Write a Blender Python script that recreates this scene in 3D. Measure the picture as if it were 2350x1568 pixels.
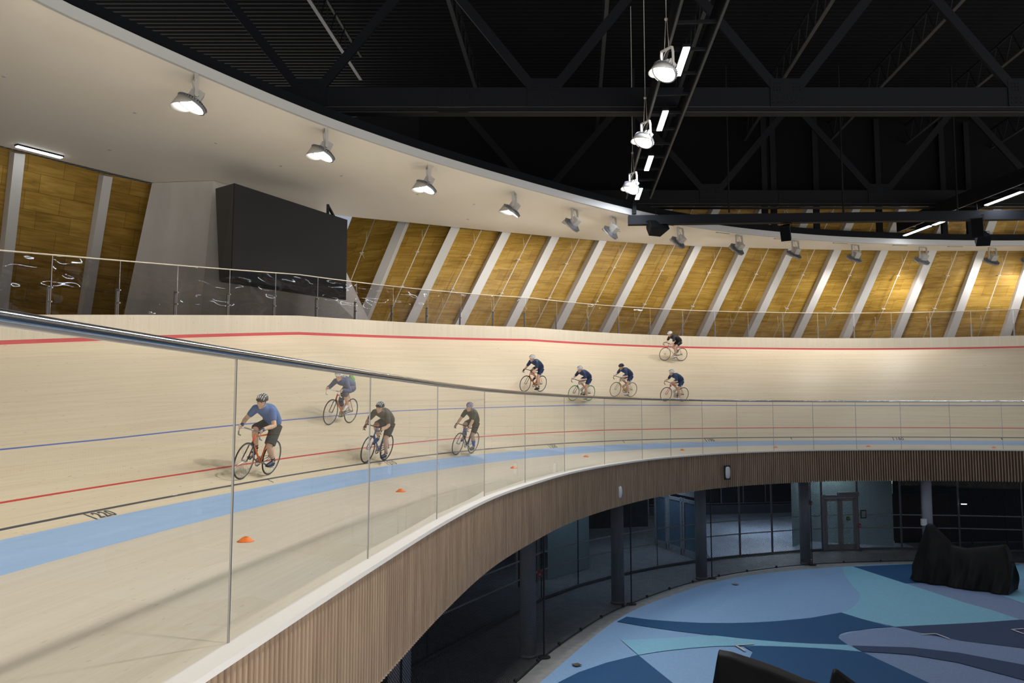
import bpy, math, random
from mathutils import Vector, Matrix
random.seed(7)
for _o in list(bpy.data.objects): bpy.data.objects.remove(_o, do_unlink=True)
SC = bpy.context.scene; COL = SC.collection
R = math.radians; PI = math.pi

# ---------------------------------------------------------------- camera, world, exposure
EYE = 1.5315; ZF = -4.55
cam_d = bpy.data.cameras.new('camera'); cam = bpy.data.objects.new('camera', cam_d); COL.objects.link(cam)
cam_d.sensor_width = 36.0; cam_d.lens = 28.77; cam_d.clip_start = .05; cam_d.clip_end = 400
cam.location = (0, 0, EYE); cam.rotation_euler = (R(90 + 4.864), 0, 0)
SC.camera = cam
W = bpy.data.worlds.new('world'); SC.world = W; W.use_nodes = True
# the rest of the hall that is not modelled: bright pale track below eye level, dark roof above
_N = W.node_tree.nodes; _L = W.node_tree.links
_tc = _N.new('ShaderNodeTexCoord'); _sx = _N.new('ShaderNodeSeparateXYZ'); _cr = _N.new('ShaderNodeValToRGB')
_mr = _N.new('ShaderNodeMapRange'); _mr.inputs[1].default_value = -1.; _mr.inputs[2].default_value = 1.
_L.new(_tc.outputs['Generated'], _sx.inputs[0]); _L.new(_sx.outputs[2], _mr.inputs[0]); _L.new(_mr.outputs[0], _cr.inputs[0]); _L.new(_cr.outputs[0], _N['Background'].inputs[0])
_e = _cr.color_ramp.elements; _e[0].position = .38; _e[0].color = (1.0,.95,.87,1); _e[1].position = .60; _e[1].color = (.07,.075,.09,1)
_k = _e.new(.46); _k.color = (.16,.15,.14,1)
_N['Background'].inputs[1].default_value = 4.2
SC.view_settings.view_transform = 'Standard'; SC.view_settings.look = 'None'
SC.view_settings.exposure = 0.15; SC.view_settings.gamma = 1.0; SC.view_settings.use_curve_mapping = False
FLOOD = 560.0      # watts of one floodlight under the canopy
STRIP = 160.0       # watts of one roof strip light

# ---------------------------------------------------------------- helpers
def norm(v):
    return Vector(v).normalized()

class MB:
    def __init__(s): s.v = []; s.f = []; s.m = []; s.uv = []; s.hasuv = False
    def add(s, vs, fs, mat=0, uv=None):
        b = len(s.v); s.v += [tuple(p) for p in vs]
        for i, f in enumerate(fs):
            s.f.append(tuple(b + k for k in f)); s.m.append(mat)
            if uv: s.uv.append(uv[i]); s.hasuv = True
            else: s.uv.append(None)
    def quad(s, a, b, c, d, mat=0, uv=None): s.add([a, b, c, d], [(0, 1, 2, 3)], mat, [uv] if uv else None)
    def box(s, lo, hi, mat=0, M=None):
        x0, y0, z0 = lo; x1, y1, z1 = hi
        vs = [Vector(p) for p in ((x0,y0,z0),(x1,y0,z0),(x1,y1,z0),(x0,y1,z0),(x0,y0,z1),(x1,y0,z1),(x1,y1,z1),(x0,y1,z1))]
        if M is not None: vs = [M @ p for p in vs]
        s.add(vs, [(0,3,2,1),(4,5,6,7),(0,1,5,4),(1,2,6,5),(2,3,7,6),(3,0,4,7)], mat)
    def bar(s, a, b, w, h, mat=0, side=None):
        """box beam from a to b, w wide along `side`, h the other way"""
        a = Vector(a); b = Vector(b); t = (b - a).normalized()
        u = Vector(side) if side is not None else Vector((0,0,1)).cross(t)
        if u.length < 1e-4: u = Vector((1,0,0))
        u = (u - t * u.dot(t)).normalized(); v = t.cross(u)
        c = [a+u*w/2+v*h/2, a-u*w/2+v*h/2, a-u*w/2-v*h/2, a+u*w/2-v*h/2]
        d = [p + (b - a) for p in c]
        s.add(c + d, [(0,1,2,3),(7,6,5,4),(0,4,5,1),(1,5,6,2),(2,6,7,3),(3,7,4,0)], mat)
    def loft(s, pts, rad, mat=0, seg=12, ref=(0,1,0), cap=True, round_=True):
        """closed tube through pts; rad = r or (r along ref, r across)"""
        pts = [Vector(p) for p in pts]; rad = [(r, r) if not isinstance(r, (tuple, list)) else r for r in rad]
        if round_ and cap:
            def endp(p, q, r):
                t = (p - q).normalized(); m = min(r)
                return [(p + t*m*.95, (r[0]*.25, r[1]*.25)), (p + t*m*.6, (r[0]*.75, r[1]*.75))]
            st = endp(pts[0], pts[1], rad[0]); en = endp(pts[-1], pts[-2], rad[-1])
            pts = [st[0][0], st[1][0]] + pts + [en[1][0], en[0][0]]
            rad = [st[0][1], st[1][1]] + rad + [en[1][1], en[0][1]]
        ref = Vector(ref); vs = []; n = len(pts)
        for i, p in enumerate(pts):
            t = (pts[min(i+1, n-1)] - pts[max(i-1, 0)]).normalized()
            u = ref - t * ref.dot(t)
            if u.length < .05: u = Vector((0,0,1)) - t * t.z
            if u.length < .05: u = Vector((1,0,0)) - t * t.x
            u.normalize(); v = t.cross(u)
            for k in range(seg):
                a = 2*PI*k/seg; vs.append(p + u*(math.cos(a)*rad[i][0]) + v*(math.sin(a)*rad[i][1]))
        fs = [(i*seg+k, i*seg+(k+1) % seg, (i+1)*seg+(k+1) % seg, (i+1)*seg+k) for i in range(n-1) for k in range(seg)]
        if cap: fs += [tuple(range(seg-1, -1, -1)), tuple((n-1)*seg+k for k in range(seg))]
        s.add(vs, fs, mat)
    def tube(s, pts, r, mat=0, seg=8): s.loft(pts, [r]*len(pts), mat, seg, (0,0,1) if abs((Vector(pts[-1])-Vector(pts[0])).normalized().z) < .8 else (1,0,0), True, False)
    def ball(s, c, r, mat=0, seg=12, rings=8):
        c = Vector(c); r = r if isinstance(r, (tuple, list)) else (r, r, r); vs = [c + Vector((0,0,r[2]))]
        for i in range(1, rings):
            a = PI*i/rings
            for k in range(seg):
                b = 2*PI*k/seg; vs.append(c + Vector((r[0]*math.sin(a)*math.cos(b), r[1]*math.sin(a)*math.sin(b), r[2]*math.cos(a))))
        vs.append(c - Vector((0,0,r[2]))); L = len(vs) - 1
        fs = [(0, 1+k, 1+(k+1) % seg) for k in range(seg)]
        fs += [(1+i*seg+k, 1+(i+1)*seg+k, 1+(i+1)*seg+(k+1) % seg, 1+i*seg+(k+1) % seg) for i in range(rings-2) for k in range(seg)]
        fs += [(1+(rings-2)*seg+(k+1) % seg, 1+(rings-2)*seg+k, L) for k in range(seg)]
        s.add(vs, fs, mat)
    def disc(s, c, n, r0, r1, h, mat=0, seg=24):
        """frustum with axis n, radius r0 at c, r1 at c+n*h"""
        c = Vector(c); n = norm(n); u = n.orthogonal().normalized(); v = n.cross(u); vs = []
        for (cc, r) in ((c, r0), (c + n*h, r1)):
            for k in range(seg):
                a = 2*PI*k/seg; vs.append(cc + u*math.cos(a)*r + v*math.sin(a)*r)
        fs = [(k, (k+1) % seg, seg+(k+1) % seg, seg+k) for k in range(seg)] + [tuple(range(seg-1,-1,-1)), tuple(range(seg, 2*seg))]
        s.add(vs, fs, mat)
    def xform(s, M): s.v = [tuple(M @ Vector(p)) for p in s.v]; return s
    def build(s, name, mats, parent=None, smooth=False, label=None, kind=None):
        me = bpy.data.meshes.new(name); me.from_pydata(s.v, [], s.f)
        for m in (mats if isinstance(mats, (list, tuple)) else [mats]): me.materials.append(m)
        for i, p in enumerate(me.polygons): p.material_index = s.m[i]; p.use_smooth = smooth
        if s.hasuv:
            ul = me.uv_layers.new(name='UVMap')
            for i, p in enumerate(me.polygons):
                if s.uv[i]:
                    for k, li in enumerate(p.loop_indices): ul.data[li].uv = s.uv[i][k]
        me.update()
        o = bpy.data.objects.new(name, me); COL.objects.link(o)
        if parent: o.parent = parent
        if label: o['label'] = label
        if kind: o['kind'] = kind
        return o

def tag(o, label=None, cat=None, group=None, kind=None):
    if label: o['label'] = label
    if cat: o['category'] = cat
    if group: o['group'] = group
    if kind: o['kind'] = kind
    return o
def empty(name, loc=(0,0,0), rz=0):
    o = bpy.data.objects.new(name, None); COL.objects.link(o); o.location = loc; o.rotation_euler = (0,0,rz); o.empty_display_size = .1
    return o
def copy_tree(o, parent=None):
    c = o.copy(); COL.objects.link(c)
    if parent is not None: c.parent = parent
    for ch in list(o.children): copy_tree(ch, c)
    return c
ORD = ['first','second','third','fourth','fifth','sixth','seventh','eighth','ninth','tenth','eleventh','twelfth','thirteenth','fourteenth','fifteenth','sixteenth','seventeenth','eighteenth','nineteenth','twentieth']

# ---------------------------------------------------------------- materials
def mat(name, col, rough=.6, metal=0., spec=.5, emit=None, estr=0.):
    m = bpy.data.materials.new(name); m.use_nodes = True; b = m.node_tree.nodes['Principled BSDF']
    b.inputs['Base Color'].default_value = (*col, 1); b.inputs['Roughness'].default_value = rough
    b.inputs['Metallic'].default_value = metal; b.inputs['Specular IOR Level'].default_value = spec
    if emit: b.inputs['Emission Color'].default_value = (*emit, 1); b.inputs['Emission Strength'].default_value = estr
    return m
def nodes(m): return m.node_tree.nodes, m.node_tree.links, m.node_tree.nodes['Principled BSDF']
def noisy(name, c1, c2, scale=(1,1,1), nscale=5., detail=6., rough=.6, uv=False, lo=.35, hi=.65, bump=0., metal=0., spec=.5, dist=0.):
    m = mat(name, c1, rough, metal, spec); N, L, b = nodes(m)
    tc = N.new('ShaderNodeTexCoord'); mp = N.new('ShaderNodeMapping'); mp.inputs['Scale'].default_value = scale
    nz = N.new('ShaderNodeTexNoise'); nz.inputs['Scale'].default_value = nscale; nz.inputs['Detail'].default_value = detail; nz.inputs['Distortion'].default_value = dist
    cr = N.new('ShaderNodeValToRGB'); cr.color_ramp.elements[0].position = lo; cr.color_ramp.elements[1].position = hi
    cr.color_ramp.elements[0].color = (*c1, 1); cr.color_ramp.elements[1].color = (*c2, 1)
    L.new(tc.outputs['UV' if uv else 'Object'], mp.inputs[0]); L.new(mp.outputs[0], nz.inputs[0]); L.new(nz.outputs[0], cr.inputs[0]); L.new(cr.outputs[0], b.inputs['Base Color'])
    if bump:
        bp = N.new('ShaderNodeBump'); bp.inputs['Strength'].default_value = bump; L.new(nz.outputs[0], bp.inputs['Height']); L.new(bp.outputs[0], b.inputs['Normal'])
    return m

def wood_track(name, base, streak, knot, along='u', rough=.42):
    """pale strip wood; UV in metres, u along the track"""
    m = mat(name, base, rough, 0, .35); N, L, b = nodes(m)
    tc = N.new('ShaderNodeTexCoord')
    def mp(sx, sy):
        q = N.new('ShaderNodeMapping'); q.inputs['Scale'].default_value = (sx, sy, 1) if along == 'u' else (sy, sx, 1); L.new(tc.outputs['UV'], q.inputs[0]); return q
    def noise(q, d=4., s=1.): 
        n = N.new('ShaderNodeTexNoise'); n.inputs['Scale'].default_value = s; n.inputs['Detail'].default_value = d; L.new(q.outputs[0], n.inputs[0]); return n
    n1 = noise(mp(.22, 7.)); n2 = noise(mp(.5, 30.), 3.); n3 = noise(mp(.35, .6), 3.)
    r1 = N.new('ShaderNodeMapRange'); r1.inputs[1].default_value = .3; r1.inputs[2].default_value = .75; L.new(n1.outputs[0], r1.inputs[0])
    r2 = N.new('ShaderNodeMapRange'); r2.inputs[1].default_value = .35; r2.inputs[2].default_value = .7; L.new(n2.outputs[0], r2.inputs[0])
    ad = N.new('ShaderNodeMath'); ad.operation = 'MULTIPLY_ADD'; L.new(r1.outputs[0], ad.inputs[0]); ad.inputs[1].default_value = .55
    sc = N.new('ShaderNodeMath'); sc.operation = 'MULTIPLY'; L.new(r2.outputs[0], sc.inputs[0]); sc.inputs[1].default_value = .35; L.new(sc.outputs[0], ad.inputs[2])
    mx = N.new('ShaderNodeMix'); mx.data_type = 'RGBA'; mx.inputs[6].default_value = (*base, 1); mx.inputs[7].default_value = (*streak, 1); L.new(ad.outputs[0], mx.inputs[0])
    vo = N.new('ShaderNodeTexNoise'); vo.inputs['Scale'].default_value = 1.; vo.inputs['Detail'].default_value = 1.; L.new(mp(6., 20.).outputs[0], vo.inputs[0])
    r3 = N.new('ShaderNodeMapRange'); r3.inputs[1].default_value = .70; r3.inputs[2].default_value = .76; r3.inputs[4].default_value = .40; L.new(vo.outputs[0], r3.inputs[0])
    m2 = N.new('ShaderNodeMix'); m2.data_type = 'RGBA'; L.new(mx.outputs[2], m2.inputs[6]); m2.inputs[7].default_value = (*knot, 1); L.new(r3.outputs[0], m2.inputs[0])
    L.new(m2.outputs[2], b.inputs['Base Color'])
    return m

def plywood(name, c1, c2, c3):
    m = mat(name, c1, .5, 0, .3); N, L, b = nodes(m)
    tc = N.new('ShaderNodeTexCoord')
    br = N.new('ShaderNodeTexBrick'); br.offset = .37; br.inputs['Scale'].default_value = 1.; br.inputs['Brick Width'].default_value = 1.22; br.inputs['Row Height'].default_value = .61
    br.inputs['Mortar Size'].default_value = .006; br.inputs['Mortar Smooth'].default_value = .1; br.inputs['Bias'].default_value = 0.
    br.inputs['Color1'].default_value = (0,0,0,1); br.inputs['Color2'].default_value = (1,1,1,1); br.inputs['Mortar'].default_value = (0,0,0,1)
    L.new(tc.outputs['UV'], br.inputs[0])
    q = N.new('ShaderNodeMapping'); q.inputs['Scale'].default_value = (.9, 9., 1); L.new(tc.outputs['UV'], q.inputs[0])
    nz = N.new('ShaderNodeTexNoise'); nz.inputs['Scale'].default_value = 1.; nz.inputs['Detail'].default_value = 5.; nz.inputs['Distortion'].default_value = .8; L.new(q.outputs[0], nz.inputs[0])
    q2 = N.new('ShaderNodeMapping'); q2.inputs['Scale'].default_value = (.7, 3., 1); L.new(tc.outputs['UV'], q2.inputs[0])
    n2 = N.new('ShaderNodeTexNoise'); n2.inputs['Scale'].default_value = 1.; n2.inputs['Detail'].default_value = 0.; L.new(q2.outputs[0], n2.inputs[0])
    a = N.new('ShaderNodeMath'); a.operation = 'MULTIPLY_ADD'; L.new(nz.outputs[0], a.inputs[0]); a.inputs[1].default_value = 1.5; a.inputs[2].default_value = -.6
    s2 = N.new('ShaderNodeMath'); s2.operation = 'MULTIPLY_ADD'; L.new(br.outputs[0], s2.inputs[0]); s2.inputs[1].default_value = .30; L.new(a.outputs[0], s2.inputs[2])
    s3 = N.new('ShaderNodeMath'); s3.operation = 'MULTIPLY_ADD'; L.new(n2.outputs[0], s3.inputs[0]); s3.inputs[1].default_value = .5; L.new(s2.outputs[0], s3.inputs[2])
    cr = N.new('ShaderNodeValToRGB'); e = cr.color_ramp.elements; e[0].position = .15; e[0].color = (*c3, 1); e[1].position = .95; e[1].color = (*c2, 1)
    k = e.new(.5); k.color = (*c1, 1)
    L.new(s3.outputs[0], cr.inputs[0])
    mx = N.new('ShaderNodeMix'); mx.data_type = 'RGBA'; L.new(br.outputs['Fac'], mx.inputs[0]); L.new(cr.outputs[0], mx.inputs[6]); mx.inputs[7].default_value = (c3[0]*.5, c3[1]*.5, c3[2]*.5, 1)
    L.new(mx.outputs[2], b.inputs['Base Color'])
    return m

def glass(name, tint=(1,1,1), refl=1., rough=0., wave=0., wscale=(1,1,1)):
    """thin clear sheet: transparent plus a Fresnel mirror"""
    m = bpy.data.materials.new(name); m.use_nodes = True; N = m.node_tree.nodes; L = m.node_tree.links; N.clear()
    out = N.new('ShaderNodeOutputMaterial'); tr = N.new('ShaderNodeBsdfTransparent'); gl = N.new('ShaderNodeBsdfGlossy'); mx = N.new('ShaderNodeMixShader'); fr = N.new('ShaderNodeFresnel')
    tr.inputs[0].default_value = (*tint, 1); gl.inputs['Roughness'].default_value = rough; 
    ge = N.new('ShaderNodeNewGeometry'); mr = N.new('ShaderNodeMapRange'); mr.inputs[3].default_value = 1.45; mr.inputs[4].default_value = 1/1.45; L.new(ge.outputs['Backfacing'], mr.inputs[0]); L.new(mr.outputs[0], fr.inputs[0])
    mu = N.new('ShaderNodeMath'); mu.operation = 'MULTIPLY'; mu.inputs[1].default_value = refl; mu.use_clamp = True
    L.new(fr.outputs[0], mu.inputs[0]); L.new(mu.outputs[0], mx.inputs[0]); L.new(tr.outputs[0], mx.inputs[1]); L.new(gl.outputs[0], mx.inputs[2]); L.new(mx.outputs[0], out.inputs[0])
    if wave:
        tc = N.new('ShaderNodeTexCoord'); mp = N.new('ShaderNodeMapping'); mp.inputs['Scale'].default_value = wscale; nz = N.new('ShaderNodeTexNoise'); nz.inputs['Scale'].default_value = 1.; nz.inputs['Detail'].default_value = 1.
        bp = N.new('ShaderNodeBump'); bp.inputs['Strength'].default_value = wave; bp.inputs['Distance'].default_value = .1
        L.new(tc.outputs['Object'], mp.inputs[0]); L.new(mp.outputs[0], nz.inputs[0]); L.new(nz.outputs[0], bp.inputs['Height']); L.new(bp.outputs[0], gl.inputs['Normal'])
    return m

M = {}
M['track'] = wood_track('track_wood', (.71,.61,.45), (.58,.47,.31), (.22,.15,.08))
M['apron'] = wood_track('apron_wood', (.66,.60,.50), (.55,.49,.39), (.28,.22,.15))
M['board'] = wood_track('board_wood', (.73,.66,.53), (.64,.55,.41), (.30,.22,.13), along='v')
M['azure'] = noisy('azure_paint', (.28,.42,.63), (.32,.47,.69), (.3,6,1), 1., 4., .45, True)
M['black_line'] = mat('black_line_paint', (.065,.065,.07), .5)
M['red_line'] = mat('red_line_paint', (.55,.045,.03), .45)
M['blue_line'] = mat('blue_line_paint', (.07,.13,.42), .45)
M['red_band'] = mat('red_band_paint', (.62,.09,.09), .5)
M['cream'] = noisy('cream_plaster', (.86,.81,.72), (.89,.84,.75), (1,1,1), .35, 3., .75)
M['lip'] = mat('grey_fascia', (.46,.46,.46), .6)
M['black'] = mat('black_steel', (.0042,.0050,.0070), .6, 0, .12)
M['roof'] = mat('black_roof_deck', (.0022,.0025,.0032), .8, 0, .08)
M['edge'] = mat('worn_steel_edge', (.022,.023,.025), .5)
M['ply'] = plywood('plywood_panels', (.345,.20,.030), (.47,.30,.066), (.23,.13,.017))
M['rib'] = mat('grey_rib_paint', (.56,.55,.53), .55)
M['rod'] = mat('pale_rod', (.62,.56,.45), .5)
M['concrete'] = noisy('pier_concrete', (.42,.40,.38), (.56,.54,.51), (1,1,.35), .9, 8., .8, lo=.3, hi=.7, bump=.08)
M['screen'] = mat('screen_face', (.016,.016,.017), .75, 0, .25)
M['screen_side'] = mat('screen_case', (.006,.006,.007), .5)
M['steel'] = mat('stainless_steel', (.47,.465,.46), .2, 1.)
M['steel_dull'] = mat('brushed_steel', (.42,.42,.43), .35, .9)
M['white'] = mat('white_cap', (.64,.62,.59), .5)
M['slat'] = noisy('slat_wood', (.265,.185,.125), (.36,.26,.178), (3,3,.4), 2., 4., .6)
M['slat_back'] = mat('slat_backing', (.10,.065,.035), .8)
M['glass'] = glass('balustrade_glass', (.955,.97,.955), .9)
M['glass_dark'] = glass('lobby_glass', (.80,.86,.88), .8)
M['poly'] = glass('polycarbonate', (.68,.66,.66), 1.0, .03, .35, (.8,.8,2.2))
M['gasket'] = mat('joint_gasket', (.05,.05,.05), .5)
M['marker'] = mat('frosted_stripe', (.40,.45,.47), .7)
M['conc_floor'] = noisy('lobby_floor', (.20,.20,.21), (.25,.25,.26), (1,1,1), 3., 8., .6)
M['border'] = noisy('concrete_border', (.26,.26,.25), (.32,.32,.31), (1,1,1), 4., 8., .8)
M['column'] = noisy('column_concrete', (.20,.22,.27), (.27,.29,.34), (1,1,.5), 2., 6., .75)
M['dark'] = mat('dark_void', (.012,.013,.016), .7)
M['net'] = None
M['mullion'] = mat('grey_mullion', (.16,.17,.19), .4, .5)
M['door_frame'] = mat('door_aluminium', (.36,.37,.40), .45, .1)
M['frost'] = mat('frosted_panel', (.30,.37,.39), .5)
M['tarp'] = noisy('black_cover_cloth', (.004,.004,.0045), (.008,.0075,.007), (1,1,1), 3., 6., .6, bump=.2, spec=.22)
M['orange'] = mat('orange_plastic', (.85,.20,.03), .5)
M['lamp_body'] = mat('lamp_grey', (.40,.385,.36), .5, .1)
M['lamp_fin'] = mat('lamp_fin_grey', (.20,.20,.21), .45, .5)
M['lens'] = mat('lamp_lens', (.9,.9,.9), .4, emit=(1,.98,.95), estr=14.)
M['tube'] = mat('fluorescent_tube', (.9,.9,.9), .4, emit=(.95,.98,1), estr=10.)
M['red'] = mat('red_plastic', (.5,.02,.02), .4)
M['offwhite'] = mat('off_white_plastic', (.55,.56,.60), .5)
def rubber(n, c): return noisy(n, tuple(k*.92 for k in c), tuple(k*1.06 for k in c), (1,1,1), 25., 8., .85)
M['L'] = rubber('rubber_light_blue', (.25,.42,.66)); M['N'] = rubber('rubber_navy', (.008,.080,.21)); M['C'] = rubber('rubber_cyan', (.24,.52,.68))
M['D'] = rubber('rubber_slate_dark', (.035,.062,.145)); M['E'] = rubber('rubber_slate', (.22,.30,.48))

def netmat():
    m = bpy.data.materials.new('black_net'); m.use_nodes = True; N = m.node_tree.nodes; L = m.node_tree.links; N.clear()
    out = N.new('ShaderNodeOutputMaterial'); tr = N.new('ShaderNodeBsdfTransparent'); df = N.new('ShaderNodeBsdfDiffuse'); mx = N.new('ShaderNodeMixShader')
    df.inputs[0].default_value = (.012,.013,.016,1); tc = N.new('ShaderNodeTexCoord'); w = []
    for sgn in (1, -1):
        mp = N.new('ShaderNodeMapping'); mp.inputs['Rotation'].default_value = (0,0,R(45*sgn)); wv = N.new('ShaderNodeTexWave'); wv.inputs['Scale'].default_value = 7.
        gt = N.new('ShaderNodeMath'); gt.operation = 'GREATER_THAN'; gt.inputs[1].default_value = .87
        L.new(tc.outputs['UV'], mp.inputs[0]); L.new(mp.outputs[0], wv.inputs[0]); L.new(wv.outputs['Fac'], gt.inputs[0]); w.append(gt)
    mxm = N.new('ShaderNodeMath'); mxm.operation = 'MAXIMUM'; L.new(w[0].outputs[0], mxm.inputs[0]); L.new(w[1].outputs[0], mxm.inputs[1])
    L.new(mxm.outputs[0], mx.inputs[0]); L.new(tr.outputs[0], mx.inputs[1]); L.new(df.outputs[0], mx.inputs[2]); L.new(mx.outputs[0], out.inputs[0])
    return m
M['net'] = netmat()

# ---------------------------------------------------------------- the track: plan path of its inner edge, s in metres to the right
KAP = [0.0112,0.0162,0.0212,0.0332,0.0515,0.06,0.0561,0.0514,0.0468,0.0421]
BNK = [12.169,20.8439,32.9295,39.9717,41.138,40.8,40.6,40.5]
CBK = [13.6017,13.19,14.7975,15.1153,13.5269,13.,13.,13.]
X0, Y0, TH0, WB, TW, DS, DR, DB, HW, HR = -5.0257, 3.145, .0264, .7464, 7.0627, 2.4817, .877, .225, .632, 1.3655
SMIN, SMAX = -16., 62.
def interp(x, n, L, v):
    t = max(0., min(x / L * (n-1), n-1-1e-9)); i = int(t); return v[i] + (v[i+1]-v[i])*(t-i)
_DS = .25; _P = {}
def _path():
    th = TH0; x, y = X0, Y0; k = 0; _P[0] = (x, y, th)
    while k*_DS < SMAX + 2:
        k1 = interp(k*_DS, 10, 75., KAP); k2 = interp((k+1)*_DS, 10, 75., KAP); t2 = th + (k1+k2)/2*_DS
        x += math.sin((th+t2)/2)*_DS; y += math.cos((th+t2)/2)*_DS; th = t2; k += 1; _P[k] = (x, y, th)
    th = TH0; x, y = X0, Y0; k = 0
    while k*_DS > SMIN - 2:
        t2 = th - .006*_DS; x -= math.sin((th+t2)/2)*_DS; y -= math.cos((th+t2)/2)*_DS; th = t2; k -= 1; _P[k] = (x, y, th)
_path()
def path(s):
    t = s/_DS; i = math.floor(t); a = t - i; p = _P[i]; q = _P[i+1]
    return tuple(p[k] + (q[k]-p[k])*a for k in range(3))
def frame(s):
    x, y, th = path(s); return Vector((x, y, 0)), Vector((math.sin(th), math.cos(th), 0)), Vector((-math.cos(th), math.sin(th), 0))
def bank(s): return R(interp(max(s, 0), 8, 75., BNK))
def cote(s): return R(interp(max(s, 0), 8, 75., CBK))
def tp(s, w, up=0.):
    """point on the track: w<0 lies on the blue band (w=-WB its inner edge), w>=0 on the banking"""
    P, d, n = frame(s); c = cote(s); b = bank(s)
    if w < 0: h = (WB + w)*math.cos(c); z = (WB + w)*math.sin(c); N = Vector((0,0,1))*math.cos(c) - n*math.sin(c)
    else: h = WB*math.cos(c) + w*math.cos(b); z = WB*math.sin(c) + w*math.sin(b); N = Vector((0,0,1))*math.cos(b) - n*math.sin(b)
    return P + n*h + Vector((0,0,z)) + N*up
def srange(a, b, st): 
    n = max(1, round((b-a)/st)); return [a + (b-a)*i/n for i in range(n+1)]
lw = .026
strips = [(-WB, 0, 1), (0, DB-lw, 0), (DB-lw, DB+lw, 2), (DB+lw, DR-lw, 0), (DR-lw, DR+lw, 3), (DR+lw, DS-lw, 0), (DS-lw, DS+lw, 4)]
ws = [DS+lw, 3.4, 4.3, 5.2, 6.1, TW]; strips += [(ws[i], ws[i+1], 0) for i in range(5)]
SS = srange(SMIN, SMAX, .5)
tr = MB()
for a, b, m in strips:
    vs = [tp(s, w if not (w == 0 and b == 0) else -1e-6) for s in SS for w in (a, b)]
    fs = [(2*i, 2*i+2, 2*i+3, 2*i+1) for i in range(len(SS)-1)]
    uv = [((SS[i], a), (SS[i+1], a), (SS[i+1], b), (SS[i], b)) for i in range(len(SS)-1)]
    tr.add(vs, fs, m, uv)
track = tag(tr.build('cycling_track', [M['track'], M['azure'], M['black_line'], M['red_line'], M['blue_line']]), 'pale wooden banked cycling track with painted lines', None, None, 'structure')

# distance marks and numbers painted under the black line
TICK = [(220,7.25),(215,12.25),(210,17.45),(205,22.4),(200,27.5),(195,32.25),(190,37.0),(185,41.5),(180,46.25),(175,50.75)]
for num, s0 in TICK:
    t = MB(); ww = (.0, DB-lw) if num % 10 == 0 else (.07, DB-lw)
    t.quad(tp(s0-.02, ww[0]+.001, .002), tp(s0+.02, ww[0]+.001, .002), tp(s0+.02, ww[1], .002), tp(s0-.02, ww[1], .002))
    t.build('distance_tick', M['black_line'], track)
    if num % 10 == 0:
        cu = bpy.data.curves.new('tmp', 'FONT'); cu.body = str(num); cu.size = .235; cu.offset = .006; cu.space_character = 1.08
        to = bpy.data.objects.new('tmp', cu); COL.objects.link(to); dg = bpy.context.evaluated_depsgraph_get()
        me = bpy.data.meshes.new_from_object(to.evaluated_get(dg)); bpy.data.objects.remove(to, do_unlink=True)
        me.name = 'distance_number'
        for v in me.vertices: v.co = tp(s0 + .085 + v.co.x*1.0, .018 + v.co.y, .003)
        me.materials.clear(); me.materials.append(M['black_line'])
        no = bpy.data.objects.new('distance_number', me); COL.objects.link(no); no.parent = track; no['label'] = 'black painted number %d' % num

# board at the head of the track with its red band
bd = MB()
for (z0, z1, m) in ((0, .092, 1), (.092, HW, 0)):
    for i in range(len(SS)-1):
        a, b = SS[i], SS[i+1]; A = tp(a, TW); B = tp(b, TW)
        bd.quad(A+Vector((0,0,z0)), B+Vector((0,0,z0)), B+Vector((0,0,z1)), A+Vector((0,0,z1)), m, ((a,z0),(b,z0),(b,z1),(a,z1)))
for i in range(len(SS)-1):
    a, b = SS[i], SS[i+1]; A = tp(a, TW); B = tp(b, TW); na = frame(a)[2]*.06; nb = frame(b)[2]*.06; Z = Vector((0,0,HW))
    bd.quad(A+Z, B+Z, B+nb+Z, A+na+Z, 0, ((a,0),(b,0),(b,.1),(a,.1)))
    bd.quad(A+na+Z, B+nb+Z, B+nb, A+na, 0, ((a,0),(b,0),(b,.6),(a,.6)))
tag(bd.build('perimeter_board', [M['board'], M['red_band']]), 'pale vertical board with red band along the top of the track', 'board', None, 'structure')

# clear fence on the board
fence = tag(empty('track_fence', tp(30, TW, 0)), 'clear fence with steel posts and thin top rail along the outer edge of the track', 'fence')
def FP(o): o.matrix_parent_inverse = fence.matrix_world.inverted(); return o
fence.matrix_world = Matrix.Translation(tp(30, TW, 0))
def fpt(s, z, out=.03): P = tp(s, TW); return P + frame(s)[2]*out + Vector((0,0,z))
rl = MB(); rl.tube([fpt(s, HW+HR) for s in srange(-12, 60, .5)], .017, 0, 8); FP(rl.build('top_rail', M['rod'], fence, True))
POST = [-9.4,-7.5,-5.6,-3.7,-1.8,.1,2.0,3.9,5.9,7.9,9.9,11.75,13.59,15.36,17.09,18.85,20.55,22.26,23.95,25.63,27.26,28.85,30.42,31.93,33.46,34.96,36.42,37.88,39.34,40.77,42.19,43.65,45.07,46.51,47.95,49.39,50.85,52.31,53.8,55.3,56.8]
for i, s in enumerate(POST):
    p = MB(); n = frame(s)[2]; d = frame(s)[1]; q0 = fpt(s, HW-.3, .10); q1 = fpt(s, HW+.66, .10)
    p.bar(q0, q1, .028, .05, 0, d); p.bar(q0 + d*.05, q1 + d*.05 + Vector((0,0,-.05)), .02, .05, 0, d)
    for z in (HW+.30, HW+.62): p.bar(fpt(s, z, -.01), fpt(s, z, .12), .035, .035, 0, d)
    p.bar(fpt(s, HW+.6, .03), fpt(s, HW+HR, .03), .012, .012, 0, d)
    FP(p.build('fence_post', M['steel_dull'], fence))
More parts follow.
